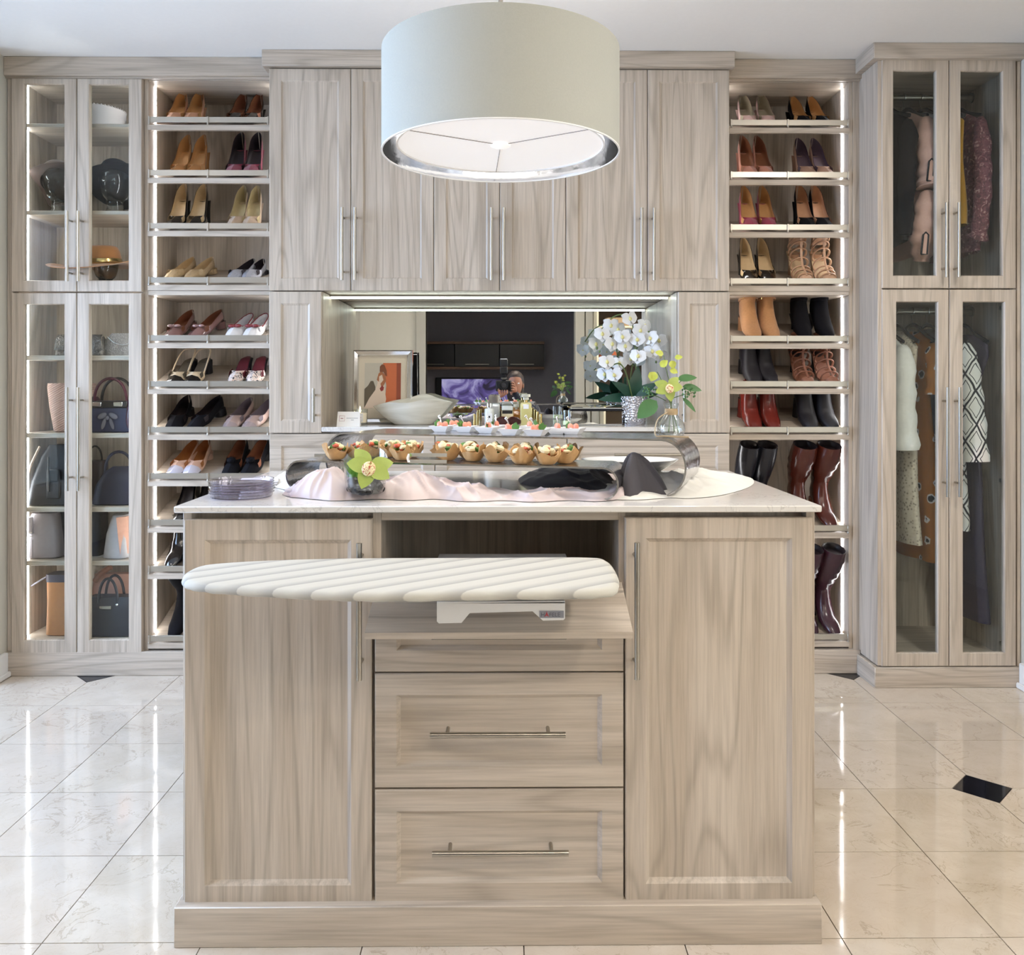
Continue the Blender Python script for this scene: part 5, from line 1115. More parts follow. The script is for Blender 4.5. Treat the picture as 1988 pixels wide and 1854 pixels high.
# ------------------------------------------------------------ flowers
PETALW = mat('orchid_white', 'E4E6E8', .6, var=.05, scale=40); GREENP = mat('orchid_green', 'A9B95C', .5, var=.16, scale=60); LEAFD = mat('leaf_dark', '17402F', .4, var=.2); LEAFG = mat('leaf_green', '3F6B36', .5, var=.2); LEAFY = mat('leaf_variegated', 'B4BC4E', .5, var=.35, scale=90); STEMG = mat('stem_green', '5C7040', .5); LIPY = mat('orchid_yellow', 'D8CF8A', .5)
SPECK = pattern('orchid_lip', [(.40, 'A8402E'), (.50, 'E8D8A8'), (.6, 'EFE3B5')], 260)
def leaf_geo(m, L, W, curl=.2, fold=.15, n=7, mi=0):
    vs = []; fs = []
    for i in range(n+1):
        f = i/n; w_ = W*math.sin(PI*min(1, f**.8))**.8 if 0 < f < 1 else 0
        z = -curl*L*f*f
        vs += [(-w_, L*f, z+fold*w_), (0, L*f, z), (w_, L*f, z+fold*w_)]
        if i: b = 3*i; fs += [(b-3, b-2, b+1, b), (b-2, b-1, b+2, b+1)]
    m.add(vs, fs, mi)
def frame_to(d, up=Vector((0, 0, 1))):
    d = Vector(d).normalized(); x_ = d.cross(up)
    if x_.length < 1e-4: x_ = Vector((1, 0, 0))
    x_.normalize(); z_ = x_.cross(d); return Matrix((x_, d, z_)).transposed()
def leaf(parent, base, d, L, W, mt, up=Vector((0, -1, .6)), curl=.2, name='leaf', fold=.15):
    m = MB(); leaf_geo(m, L, W, curl, fold); m.xf(Matrix.Translation(base) @ frame_to(d, up).to_4x4()); return m.part(name, mt, parent, ang=60)
def orchid(parent, c, face, r, petal, lipm, centre, roll=0., slim=1.):
    fx = frame_to(face, Vector((math.sin(roll), 0, math.cos(roll)))).to_4x4(); M = Matrix.Translation(c) @ fx; m = MB()
    for a, L, W in ((90, 1, .48), (210, 1, .45), (330, 1, .45)):
        s0 = len(m.v); leaf_geo(m, L*r, W*r*slim, .15, .12); m.xf(Matrix.Rotation(math.radians(a), 4, 'Y') @ Matrix.Rotation(0, 4, 'X') @ Matrix(((0, 1, 0, 0), (0, 0, 1, 0), (1, 0, 0, 0), (0, 0, 0, 1))), s0)
    for a in (12, 168):
        s0 = len(m.v); leaf_geo(m, .98*r, .66*r*(slim if slim == 1 else slim*.72), .12, .10); m.xf(Matrix.Rotation(math.radians(a), 4, 'Y') @ Matrix.Translation((0, .003, 0)) @ Matrix(((0, 1, 0, 0), (0, 0, 1, 0), (1, 0, 0, 0), (0, 0, 0, 1))), s0)
    m.xf(M); f = m.part('flower', petal, parent, ang=60)
    lr = 1 if slim == 1 else 1.45; m = MB().ell((0, .14*r, -.14*r), (.20*r*lr, .16*r, .22*r*lr), 12, 8); m.xf(M).part('lip', lipm, f)
    m = MB().ell((0, .16*r, .06*r), (.09*r, .12*r, .09*r), 8, 6); m.xf(M).part('column', centre, f)
    return f
# white orchid in a hammered silver pot
Y = 3.53; x = PX(1230, Y); op = thing('potted_orchid', 'white orchid plant in a hammered silver pot', 'plant', (x, Y, ZN))
def hammered():
    t = NT('hammered_silver'); v = t.coords((1, 1, 1), False); vo = t.a('ShaderNodeTexVoronoi'); t.l.new(v, vo.inputs[0]); vo.inputs['Scale'].default_value = 110
    t.b.inputs['Base Color'].default_value = srgb('BDBDC4'); t.b.inputs['Metallic'].default_value = 1; t.b.inputs['Roughness'].default_value = .12; t.bump(vo.outputs['Distance'], .9, .006); return t.m
MB().lathe([(.044, 0), (.048, .004), (.054, .05), (.056, .09), (.055, .118), (.051, .118), (.05, .09)], (x, Y, ZN), 36, cap1=False).part('pot', hammered(), op)
MB().lathe([(.050, .10), (.001, .106)], (x, Y, ZN), 24).part('soil', mat('moss_soil', '2A2A1C', .9), op)
for d, L, W in (((-.9, -.25, .12), .14, .022), ((-.5, -.5, .55), .12, .024), ((.1, -.3, .9), .13, .026), ((.5, -.4, .5), .11, .024), ((.85, -.1, .3), .10, .02), ((-.2, .4, .9), .12, .022)):
    leaf(op, (x, Y, ZN+.108), d, L, W, LEAFD, curl=.35)
st1 = smooth_path([(x+.012, Y, ZN+.10), (x+.010, Y, ZN+.22), (x+.004, Y, ZN+.34), (x-.01, Y-.01, ZN+.42), (x-.05, Y-.02, ZN+.45), (x-.10, Y-.02, ZN+.43), (x-.145, Y-.02, ZN+.37)], 5)
st2 = smooth_path([(x-.012, Y, ZN+.10), (x-.010, Y+.01, ZN+.20), (x+.01, Y+.01, ZN+.30), (x+.05, Y, ZN+.38), (x+.085, Y-.01, ZN+.36), (x+.10, Y-.01, ZN+.30)], 5)
st3 = smooth_path([(x-.005, Y-.01, ZN+.10), (x-.03, Y-.02, ZN+.20), (x-.06, Y-.03, ZN+.25), (x-.10, Y-.03, ZN+.235), (x-.12, Y-.03, ZN+.19)], 5)
for s_ in (st1, st2, st3): MB().tube(s_, .0028, 7).part('stem', STEMG, op)
for px in (1220, 1238): xx = PX(px, Y); MB().tube([(xx, Y+.004, ZN+.10), (xx-.012, Y+.004, ZN+.30)], .002, 6).part('support_stake', mat('stake_brown', '5A4A38', .7), op)
rq = random.Random(11)
for (px, py) in ((1169, 647), (1186, 630), (1199, 638), (1222, 617), (1251, 631), (1262, 655), (1237, 657), (1188, 666), (1213, 670), (1156, 667), (1266, 680), (1279, 660), (1224, 694), (1202, 704), (1178, 701), (1239, 690), (1192, 726), (1174, 725), (1243, 640), (1208, 652), (1282, 690)):
    YY = Y-.03+rq.uniform(-.03, .03); X_, Z_ = P(px, py, YY)
    orchid(op, (X_, YY, Z_), (rq.uniform(-.5, .5), -1, rq.uniform(-.3, .2)), .036, PETALW, LIPY, LIPY, rq.uniform(-.3, .3))
MB().ell((PX(1158, Y), Y-.02, PZ(676, Y, 1158)), (.005, .005, .007), 8, 6).ell((PX(1163, Y), Y-.02, PZ(683, Y, 1163)), (.004, .004, .006), 8, 6).ell((PX(1272, Y), Y-.02, PZ(703, Y, 1272)), (.004, .004, .006), 8, 6).part('bud', STEMG, op)

# ============================================================ THINGS ON THE ISLAND
# risers
RIS = mat('hammered_riser', 'B9B8BA', .16, 1, var=.12, scale=55, bump=.35)
def riser(label, A, B, ztop, wd, rad, foot):
    A, B = Vector((A[0], A[1], 0)), Vector((B[0], B[1], 0)); d = (B-A).normalized(); nn = Vector((-d.y, d.x, 0)); L = (B-A).length; th = .004
    H = ztop-ZT; r_ = H/2 if rad is None else rad; pts = []
    for a in np.linspace(-PI*foot, PI/2, 14): pts.append((r_-r_*math.cos(a) if False else r_-r_*math.sin(a+PI/2) if False else r_-r_*math.cos(a), H-r_+r_*math.sin(a)))
    pts2 = [(L-p[0], p[1]) for p in reversed(pts)]
    mid = [(r_+(L-2*r_)*k/16, H) for k in range(1, 16)]
    prof = pts+mid+pts2
    zmin = min(p[1] for p in prof); prof = [(p[0], p[1]-zmin*(1-max(0, p[1])/H)) for p in prof]
    t = thing('serving_riser', label, 'serving stand', (A.x, A.y, ZT)); rings = []
    for i, (u, z) in enumerate(prof):
        p0, p1 = prof[max(i-1, 0)], prof[min(i+1, len(prof)-1)]; tx, tz = p1[0]-p0[0], p1[1]-p0[1]; l = math.hypot(tx, tz) or 1; nx, nz = -tz/l*th, tx/l*th
        q = lambda uu, zz, w_: tuple(A+d*uu+nn*w_+Vector((0, 0, ZT+max(zz, 0)+.0008)))
        rings.append([q(u, z, 0), q(u, z, wd), q(u-nx, z-nz, wd), q(u-nx, z-nz, 0)])
    MB().loft(rings, True, True, True).part('bent_shelf', RIS, t, ang=40)
    return t, A, d, nn, L
ZU_, ZL_ = 1.030, .974
riser('tall curved hammered-metal serving riser at the back', (-.455, 2.20), (.400, 1.885), ZU_, .225, .055, .42)
riser('low curved hammered-metal serving riser in front', (-.512, 2.03), (.245, 1.835), ZL_, .165, None, .46)
# canapé cups
PHY = mat('filo_pastry', 'BE9460', .6, var=.3, scale=60); GRN = mat('herb_green', '4F7A33', .6, var=.3); RDT = mat('tomato_red', 'C2583A', .45, var=.2); CRM = mat('cream_filling', 'E0CFA6', .6, var=.15); NUT = mat('toasted_nut', '8A5A30', .6, var=.3)
def cup_proto(seed, zt_):
    q = random.Random(seed); t = thing('pastry_cup', 'x', 'pastry'); n = 30; rings = []
    ph = [q.uniform(0, 6) for _ in range(4)]; hz = [q.uniform(.7, 1.25) for _ in range(n)]
    for f, rr in ((0, .012), (.05, .016), (.35, .022), (.7, .026), (1, .030), (1, .028), (.6, .023), (.3, .018)):
        R = []
        for k in range(n):
            a = 2*PI*k/n; pk = abs(math.sin(2.5*a+ph[0]))**.8*(.75+.5*math.sin(1.7*a+ph[3])); z = .030*f*(.60+.62*pk*(1 if f > .5 else .6)); w_ = 1+.12*math.sin(5*a+ph[1])*f+.06*math.sin(9*a+ph[2])*f
            R.append((rr*w_*math.cos(a), rr*w_*math.sin(a), z))
        rings.append(R)
    MB().loft(rings, True, True, True).part('pastry_shell', PHY, t, False, ang=50)
    for nm, mt, cnt, sz in (('cream', CRM, 5, .010), ('tomato', RDT, 5, .0075), ('herb', GRN, 8, .008), ('nut', NUT, 3, .006)):
        m = MB()
        for _ in range(cnt):
            a, rr = q.uniform(0, 2*PI), q.uniform(0, .017); m.ell((rr*math.cos(a), rr*math.sin(a),   .024+q.uniform(0, .011)), (sz*q.uniform(.7, 1.2), sz*q.uniform(.7, 1.2), sz*q.uniform(.4, .8)), 8, 5, rot=Matrix.Rotation(q.uniform(-1, 1), 3, 'X'))
        m.part(nm, mt, t, False)
    return t
cups = [(650, 893), (694, 892), (738, 884), (757, 888), (780, 894), (800, 881), (830, 881), (868, 894), (890, 882), (918, 896), (935, 884), (962, 898), (985, 884), (1012, 902), (1040, 886), (1060, 904), (1097, 900), (1118, 889)]
protos = [cup_proto(k, ZL_) for k in range(4)]; used = set()
for k, (px, py) in enumerate(cups):
    X_, Y_ = ONZ(px, py, ZL_+.002); k4 = k % 4; lab = f"filled filo pastry cup, {['first', 'second', 'third', 'fourth', 'fifth', 'sixth', 'seventh', 'eighth', 'ninth', 'tenth', 'eleventh', 'twelfth', 'thirteenth', 'fourteenth', 'fifteenth', 'sixteenth', 'seventeenth', 'eighteenth'][k]} from the left on the low riser"
    off_ = (X_+.512)*.249+(Y_+.018-2.03)*.968; kk = off_-min(max(off_, .03), .135); X_ -= .249*kk; Y_ -= .968*kk
    loc = (X_, Y_+.018, ZL_+.0015); rot = (0, 0, k*1.3)
    if k4 not in used: used.add(k4); o = protos[k4]; o.location = loc; o.rotation_euler = rot; o['label'] = lab; o['group'] = 'filo pastry cups on the low riser'
    else: o = copy_tree(protos[k4], None, loc, rot, lab, 'filo pastry cups on the low riser')
# salmon dishes
SALM = mat('smoked_salmon', 'DB8B72', .4, var=.15, scale=90)
def dish_proto():
    t = thing('canape_dish', 'x', 'dish'); s0, s1, h = .015, .0265, .0155
    sq = lambda s_, z: [(-s_, -s_, z), (s_, -s_, z), (s_, s_, z), (-s_, s_, z)]
    MB().loft([sq(s0, 0), sq(s1, h), sq(s1-.0016, h), sq(s0-.001, .002)], True, True, True).part('dish', WHITEP, t, False, ang=20); return t
def canape_proto(seed):
    q = random.Random(seed); t = thing('salmon_canape', 'x', 'canapé')
    for k in range(2): MB().ell((-.004+k*.011, -.004+k*.004, .014), (.0085, .006, .011), 12, 8, rot=Matrix.Rotation(q.uniform(-.6, .6), 3, 'Y')).part('salmon_slice', SALM, t, False)
    for k in range(2):
        m = MB(); leaf_geo(m, .020, .008, .3); m.xf(Matrix.Translation((-.008, .004, .010)) @ frame_to((-.8+.5*k, -.2, .7), Vector((0, -1, .4))).to_4x4()); m.part('herb_leaf', GRN, t, False)
    MB().ell((.0, -.010, .010), (.006, .005, .004), 8, 5).part('cream_dab', WHITEP, t, False)
    return t
def fork_proto():
    t = thing('fork', 'x', 'fork'); m = MB()
    m.tube(smooth_path([(0, 0, .010), (-.006, .006, .022), (-.013, .012, .034)], 5), [.0012]*8+[.0022, .0024, .0022], 6, flat=.6)
    m.part('handle', CHROME, t, False); MB().ell((-.0145, .013, .0365), (.0035, .0016, .004), 8, 6).part('knob', CHROME, t, False)
    for dx in (-.002, .002): MB().tube([(dx, 0, .012), (dx+.002, -.006, .006)], .0007, 5).part('tine', CHROME, t, False)
    return t
dishes = [(862, 838), (904, 839.5), (946, 841), (992, 845), (1042, 846.5), (1085, 843), (1122, 842), (934, 829), (1000, 832), (1062, 834)]
dp, cp, fp = dish_proto(), canape_proto(1), fork_proto()
NTH = ['first', 'second', 'third', 'fourth', 'fifth', 'sixth', 'seventh']
for k, (px, py) in enumerate(dishes):
    X_, Y_ = ONZ(px, py, ZU_+.0015); where = f"{NTH[k]} from the left in the front row of the tall riser" if k < 7 else f"{NTH[k-7]} from the left in the back row of the tall riser"
    off_ = (X_+.455)*.346+(Y_+.018-2.20)*.938; kk = max(0, off_-(.115 if k < 7 else .19))
    if k >= 7: kk = off_-.19
    X_ -= .346*kk; Y_ -= .938*kk; loc = (X_, Y_+.018, ZU_+.0012); rz = -.36+.05*math.sin(k*3)
    for pr, lb, dz, r2 in ((dp, 'square white dish, ', 0, rz), (cp, 'salmon canapé, ', .0022, rz+k), (fp, 'small silver fork, ', .0022, rz+.4*math.sin(k*2.2))):
        lab = lb+where; l2 = (loc[0], loc[1], loc[2]+dz)
        if k == 0: pr.location = l2; pr.rotation_euler = (0, 0, r2); pr['label'] = lab; pr['group'] = lb.strip(', ')+' row'
        else: copy_tree(pr, None, l2, (0, 0, r2), lab, lb.strip(', ')+' row')
# tongs
X_, Y_ = ONZ(831, 900, ZL_+.002); tg = thing('serving_tongs', 'small chrome serving tongs lying on the low riser', 'tongs', (X_, Y_, ZL_+.001))
for dz, dy in ((.002, 0), (.016, .006)):
    m = MB(); m.loft([[(X_+u, Y_+dy-.004-.10*u, ZL_+dz+.001), (X_+u, Y_+dy-.004-.10*u, ZL_+dz+.009), (X_+u, Y_+dy-.0025-.10*u, ZL_+dz+.009), (X_+u, Y_+dy-.0025-.10*u, ZL_+dz+.001)] for u in np.linspace(-.042, .042, 8)], True, True, True); m.part('arm', CHROME, tg)
MB().tube([(X_-.042, Y_+.0+.000, ZL_+.005), (X_-.045, Y_+.004, ZL_+.014), (X_-.042, Y_+.008, ZL_+.022)], .004, 8, flat=.4).part('spring', CHROME, tg)
# stacked clear plates
X_, Y_ = ONZ(469, 950, ZT); Y_ = 1.925; X_ = PX(469, Y_)
pm = None
for k in range(6):
    z = ZT+.0006+k*.0058
    if pm is None:
        rings = []
        for rr, zz in ((.055, 0), (.066, .001), (.0695, .010), (.0705, .0105), (.068, .0100), (.064, .002), (.054, .0012)):
            rings.append([(rr*(1+.010*math.cos(36*a)*(rr > .06))*math.cos(a), rr*(1+.010*math.cos(36*a)*(rr > .06))*math.sin(a), zz) for a in np.linspace(0, 2*PI, 108, endpoint=False)])
        pm = MB().loft(rings, True, True, True).part('party_plate', TGLASS, None, ang=50, loc=(0, 0, 0)); o = pm
    else: o = pm.copy(); COL.objects.link(o)
    o.location = (X_, Y_, z); o.rotation_euler = (0, 0, k*.05); tag(o, ('lowest', 'second lowest', 'third lowest', 'third highest', 'second highest', 'topmost')[k]+' clear fluted plastic plate in the stack on the island', 'plate', 'stacked clear plastic plates')
# folded napkins behind the plates
NAP = fabric('napkin', 'E8E5E6', .8, .03)
for k in range(3):
    X2 = PX(505, 2.14); z = ZT+.001+k*.005; m = MB().box(X2-.045, X2+.045, 2.09, 2.18, z, z+.0045, .002); o = m.part('napkin', NAP, None, loc=(X2, 2.135, z)); o.rotation_euler = (0, 0, .15+.05*k); tag(o, ('bottom', 'middle', 'top')[k]+' folded white napkin in the small pile behind the plates', 'napkin', 'folded napkins')
# platter
Yp = 2.17; X_ = PX(1222, Yp); zp = ZT+.028; pt = thing('platter', 'oval white porcelain platter under the tall riser', 'platter', (X_, Yp, zp))
MB().lathe([(.06, 0), (.075, .002), (.118, .030), (.1225, .034), (.118, .0335), (.072, .008), (.001, .006)], (X_, Yp, zp), 48, sx=1., sy=.72).part('dish', WHITEP, pt)
# ------------------------------------------------------------ cloths
CLP = mat('cloth_pink_satin', 'CFBEBB', .45, var=.04, scale=12, sheen=.3); CLW = mat('cloth_white', 'E2DFD6', .75, var=.02, sheen=.2); CLK = mat('cloth_charcoal', '3A363B', .7, var=.08, sheen=.2)
def fold(u, v, s_=0): return mnoise.noise(Vector((u*7+s_, v*3, s_)))*.6+abs(mnoise.noise(Vector((u*13+v*5+s_, v*4, 3.1+s_))))*.9-.3
def ridges(x, y, s_=0):
    a = x*26+9*mnoise.noise(Vector((x*5+s_, y*5, s_)))+y*22; b = x*17-y*40+7*mnoise.noise(Vector((x*6-s_, y*6, 5+s_)))
    return (1-abs(math.sin(a)))**1.6*.9+(1-abs(math.sin(b)))**1.8*.7-.5
cpx = [548, 565, 600, 640, 670, 700, 735, 765, 800, 835, 860, 885, 915, 950, 1000, 1050, 1100, 1150, 1185, 1205, 1225, 1245, 1265, 1292]
ctop = [955, 944, 917, 908, 934, 941, 936, 924, 917, 925, 934, 940, 944, 952, 957, 953, 950, 958, 954, 940, 922, 924, 936, 952]
cbot = [960, 966, 971, 972, 971, 972, 971, 970, 971, 971, 972, 973, 973, 974, 974, 974, 974, 973, 972, 970, 969, 967, 965, 962]
def pink(u, v):
    px = 548+(1292-548)*u; yb_ = ii(px, cpx, cbot)+1.5*math.sin(px*.05); yt_ = ii(px, cpx, ctop)
    X0, Yf = ONZ(px, yb_, ZT); Yc = Yf+.055; zc = HC-(yt_-HY)*Yc/F; h = max(zc-ZT, .006)
    Yv = Yf+.16*v; s_ = (math.sin(min(v/.36, 1)*PI/2)**.75) if v < .36 else max(0, math.cos((v-.36)/.64*PI/2))**.8
    f = fold(u*2.2, v*1.2, 1.7); rg_ = ridges(X0, Yv, 1.3); z = ZT+.0012+h*s_*(1+.15*f)+.0085*rg_*min(1, s_*1.5)*min(1, h/.02)
    X_ = X0*(Yv/Yf)**.2+.012*f*s_; Yv -= .010*rg_*s_; Yv += .012*mnoise.noise(Vector((u*16, v*5, 7)))*s_-.008*math.sin(u*31)*s_
    return (X_, Yv, max(z, ZT+.001))
tag(MB().grid(pink, 300, 44).part('draped_cloth', CLP, None, ang=80, loc=(0, 1.9, ZT)), 'pale pink satin cloth draped in front of the low riser', 'cloth')
def patch(name, label, cat, mt, pts, h, seed, peak=None, p=2.2, amp=.4):
    O = [ONZ(a, b, ZT) for a, b in pts]; cx_ = sum(q[0] for q in O)/len(O); cy_ = sum(q[1] for q in O)/len(O)
    O = smooth_path([(q[0], q[1], 0) for q in O]+[(O[0][0], O[0][1], 0)], 14)[:-1]; n = len(O)
    pk = peak or (cx_, cy_); rings = []
    for r_ in np.linspace(1, 0.02, 36):
        R = []
        for k, q in enumerate(O):
            X_, Y_ = pk[0]+(q[0]-pk[0])*r_, pk[1]+(q[1]-pk[1])*r_; f = fold(X_*2.2, Y_*2.2, seed)+.55*ridges(X_, Y_, seed); e = 1-r_**p
            R.append((X_, Y_, ZT+.001+h*e*(1+amp*f)))
        rings.append(R)
    return tag(MB().loft(rings, True, False, True).part(name, mt, None, ang=80, loc=(cx_, cy_, ZT)), label, cat)
patch('draped_cloth', 'white cloth heaped at the right end of the risers', 'cloth', CLW, [(1130, 966), (1180, 970), (1240, 971), (1300, 967), (1340, 968), (1400, 962), (1450, 948), (1464, 936), (1450, 926), (1400, 921), (1340, 919), (1280, 925), (1200, 935), (1140, 950)], .034, 4.2, p=2.0)
patch('draped_cloth', 'white cloth corner under the left end of the low riser', 'cloth', CLW, [(532, 946), (560, 952), (600, 950), (640, 940), (620, 925), (570, 918), (538, 925)], .028, 9.1)
def char_peak():
    Yk = 1.93; m = MB(); pk = P(1230, 878, Yk); rings = []
    for f in np.linspace(0, 1, 16):
        R = []
        for k in range(36):
            a = 2*PI*k/36; rr = .003+.050*f**.72*(1+.30*math.sin(3*a+1+.8*f)+.18*math.sin(5*a-f)+.08*math.sin(9*a)); zz = pk[1]-(pk[1]-ZT-.004)*f**1.15
            R.append((pk[0]+rr*math.cos(a)*1.05+.012*f, Yk+rr*.75*math.sin(a), zz))
        rings.append(R)
    return m.loft(rings, True, True, False)
tag(char_peak().part('napkin', CLK, None, ang=80, loc=(PX(1230, 1.93), 1.93, ZT)), 'charcoal napkin standing up between the two risers', 'napkin')
patch('draped_cloth', 'charcoal cloth lying under the low riser', 'cloth', CLK, [(1010, 940), (1080, 952), (1150, 960), (1190, 958), (1200, 940), (1150, 928), (1060, 924), (1010, 928)], .042, 2.5, p=3)
# ------------------------------------------------------------ cut-glass vase with green orchid
Yv = 1.868; xv = PX(710, Yv); zv = ZT+.014; vr = .0455; n = 48
va = thing('flower_vase', 'slant-cut glass vase with black stones and green orchid', 'vase', (xv, Yv, zv))
def vring(rr, f, z0=0): return [(xv+rr*math.cos(a), Yv+rr*math.sin(a), zv+z0+(f*(.070+.030*math.sin(a)))) for a in np.linspace(0, 2*PI, n, endpoint=False)]
MB().loft([vring(.030, 0), vring(.036, 0, .002), vring(.043, .3), vring(vr, .6), vring(vr+.001, 1), vring(vr-.001, 1), vring(vr-.002, .6), vring(.034, .06)], True, True, False).part('glass', VGLASS, va, ang=60)
q = random.Random(5)
for k in range(44):
    a, rr, z = q.uniform(0, 2*PI), .035*math.sqrt(q.random()), q.uniform(.007, .036); MB().ell((xv+rr*math.cos(a), Yv+rr*math.sin(a), zv+z), (.011*q.uniform(.7, 1.1), .010, .008), 8, 5).part('pebble', mat('black_pebble', '17151A', .25, var=.2), va)
m = MB()
for k in range(260):
    a, rr = q.uniform(0, 2*PI), .033*math.sqrt(q.random()); b0_ = Vector((xv-.012+rr*math.cos(a)*.8, Yv+.006+rr*math.sin(a)*.8, zv+.035)); d = Vector((q.gauss(0, .4), q.gauss(0, .4), 1)).normalized()*q.uniform(.025, .055); s_ = Vector((.0008, 0, 0)); m.add([b0_-s_, b0_+s_, b0_+d], [(0, 1, 2)])
o = m.part('moss_grass', mat('moss_green', '6FA33C', .6, var=.25), va); o['kind'] = 'stuff'
orchid(va, P(718, 905, 1.815)[0:1]+(1.815,)+P(718, 905, 1.815)[1:2], (.15, -1, .25), .050, GREENP, SPECK, mat('orchid_column', '8E7A2E', .4), .35, .74)
MB().tube([(xv, Yv, zv+.03), (PX(718, 1.83), 1.832, PZ(905, 1.83, 718))], .003, 6).part('stem', STEMG, va)
# ------------------------------------------------------------ bud vase on the tall riser
Yb = 1.985; xb_ = PX(1303, Yb); zb0 = ZU_+.0015; bv = thing('bud_vase', 'round clear bud vase with green orchid and raffia', 'vase', (xb_, Yb, zb0))
MB().lathe([(.018, 0), (.028, .004), (.0325, .018), (.030, .032), (.018, .046), (.0125, .054), (.0135, .064), (.019, .078), (.0178, .078), (.0120, .063), (.0112, .054), (.0285, .031), (.031, .018), (.016, .003)], (xb_, Yb, zb0), 32, cap1=False).part('glass', VGLASS, bv)
RAF = mat('raffia', 'B49C78', .8, var=.2, scale=120)
MB().lathe([(.0140, .050), (.0152, .053), (.0152, .062), (.0142, .065)], (xb_, Yb, zb0), 20, cap0=False, cap1=False).part('raffia_tie', RAF, bv)
MB().tube(smooth_path([(xb_-.012, Yb-.012, zb0+.056), (xb_-.035, Yb-.02, zb0+.040), (xb_-.040, Yb-.02, zb0+.005), (xb_-.018, Yb-.03, zb0+.003), (xb_+.03, Yb-.05, zb0+.002)], 5), .0028, 6, flat=.4).part('raffia_tail', RAF, bv)
for d in ((-.003, 0), (.004, .003), (.008, -.003)): MB().tube([(xb_+d[0]*2, Yb+d[1], zb0+.010), (xb_+d[0]*.6, Yb, zb0+.055), (xb_-d[0], Yb, zb0+.095)], .0013, 6).part('stem', STEMG, bv)
cz = zb0+.085
orchid(bv, P(1298, 751, 1.965)[0:1]+(1.965,)+P(1298, 751, 1.965)[1:2], (.1, -1, .1), .034, GREENP, SPECK, LIPY, -.2, .74)
for (px, py, L, W, mt, dx, dz) in ((1288, 688, .020, .008, LEAFY, -.9, .3), (1303, 700, .020, .009, LEAFY, .3, -.9), (1282, 712, .022, .009, LEAFY, .6, .6), (1272, 722, .024, .011, LEAFY, -.4, -.8), (1310, 695, .018, .007, LEAFY, .9, .2), (1300, 718, .020, .008, LEAFY, .7, -.2), (1315, 736, .045, .010, LEAFG, 1, .15), (1325, 750, .045, .010, LEAFG, 1, -.15), (1275, 778, .060, .020, LEAFG, -.8, -.65), (1325, 772, .045, .006, LEAFG, .6, -.6), (1266, 735, .016, .008, LEAFY, -.3, .9)):
    X_, Z_ = P(px, py, Yb-.01); leaf(bv, (X_, Yb-.01, Z_), (dx, -.15, dz), L, W, mt, curl=.15)
for pts in ([(1300, 775), (1298, 740), (1292, 715), (1288, 690)], [(1296, 775), (1284, 740), (1275, 722)], [(1306, 775), (1316, 745), (1332, 735)], [(1308, 772), (1330, 765), (1345, 762)], [(1292, 778), (1270, 768), (1250, 770)]):
    MB().tube(smooth_path([(P(a, b, Yb)[0], Yb-.005, P(a, b, Yb)[1]) for a, b in pts], 4), .001, 5).part('sprig', STEMG, bv)
q = random.Random(8)
for cx_, cy_ in ((1335, 762), (1260, 762)):
    for k in range(24):
        X_, Z_ = P(cx_+q.uniform(-13, 13), cy_+q.uniform(-10, 10), Yb); MB().ell((X_, Yb-.01+q.uniform(-.01, .01), Z_), (.0022, .0022, .0028), 6, 4).part('seed', LEAFG, bv)
# ============================================================ WHAT THE MIRROR SHOWS BEHIND THE CAMERA
# media shelf and television on the far dark wall
D = 4.2; yw = -4.2
ms = thing('media_shelf', 'long black wall shelf with wooden top and bottom boards, seen in the mirror', 'shelf', (MX(930, D), yw, MZ(715, D)))
x0, x1 = MX(800, D), MX(1055, D)
WDK = wood('walnut', 'x', '8A6B58', '6E5444')
MB().box(x0, x1, yw+.001, yw+.30, MZ(670, D), MZ(665, D), .003).part('top_board', WDK, ms); MB().box(x0, x1, yw+.001, yw+.30, MZ(718, D), MZ(713, D), .003).part('bottom_board', WDK, ms)
BKP = mat('black_lacquer', '101014', .3)
for k in range(3): MB().box(x0+(x1-x0)*k/3+.004, x0+(x1-x0)*(k+1)/3-.004, yw+.001, yw+.28, MZ(713, D)+.002, MZ(670, D)-.002, .003).part('flap_door', BKP, ms)
for k in range(3): c = x0+(x1-x0)*(k+.5)/3; MB().box(c-.16, c+.16, yw+.28, yw+.295, MZ(709, D), MZ(707.5, D), .002).part('handle', STEEL, ms)
tv = thing('television', 'wall television showing a purple picture, seen in the mirror', 'television', (MX(920, D), yw, MZ(800, D)))
MB().box(MX(846, D), MX(1000, D), yw+.001, yw+.05, MZ(818, D), MZ(733, D), .006).part('casing', BKP, tv)
t = NT('tv_picture'); v = t.coords((1, 1, 1), False); n_ = t.noise(v, 3.2, 4, .6, 1.2)
cs = t.ramp(n_, [(.34, srgb('2A2440')), (.46, srgb('6E5EA8')), (.56, srgb('B9B2E8')), (.66, srgb('E6DDF6'))]); t.l.new(cs, t.b.inputs['Emission Color']); t.b.inputs['Emission Strength'].default_value = .7; t.b.inputs['Base Color'].default_value = (.01, .01, .01, 1)
MB().box(MX(858, D), MX(990, D), yw+.05, yw+.052, MZ(812, D), MZ(736, D)).part('screen', t.m, tv)
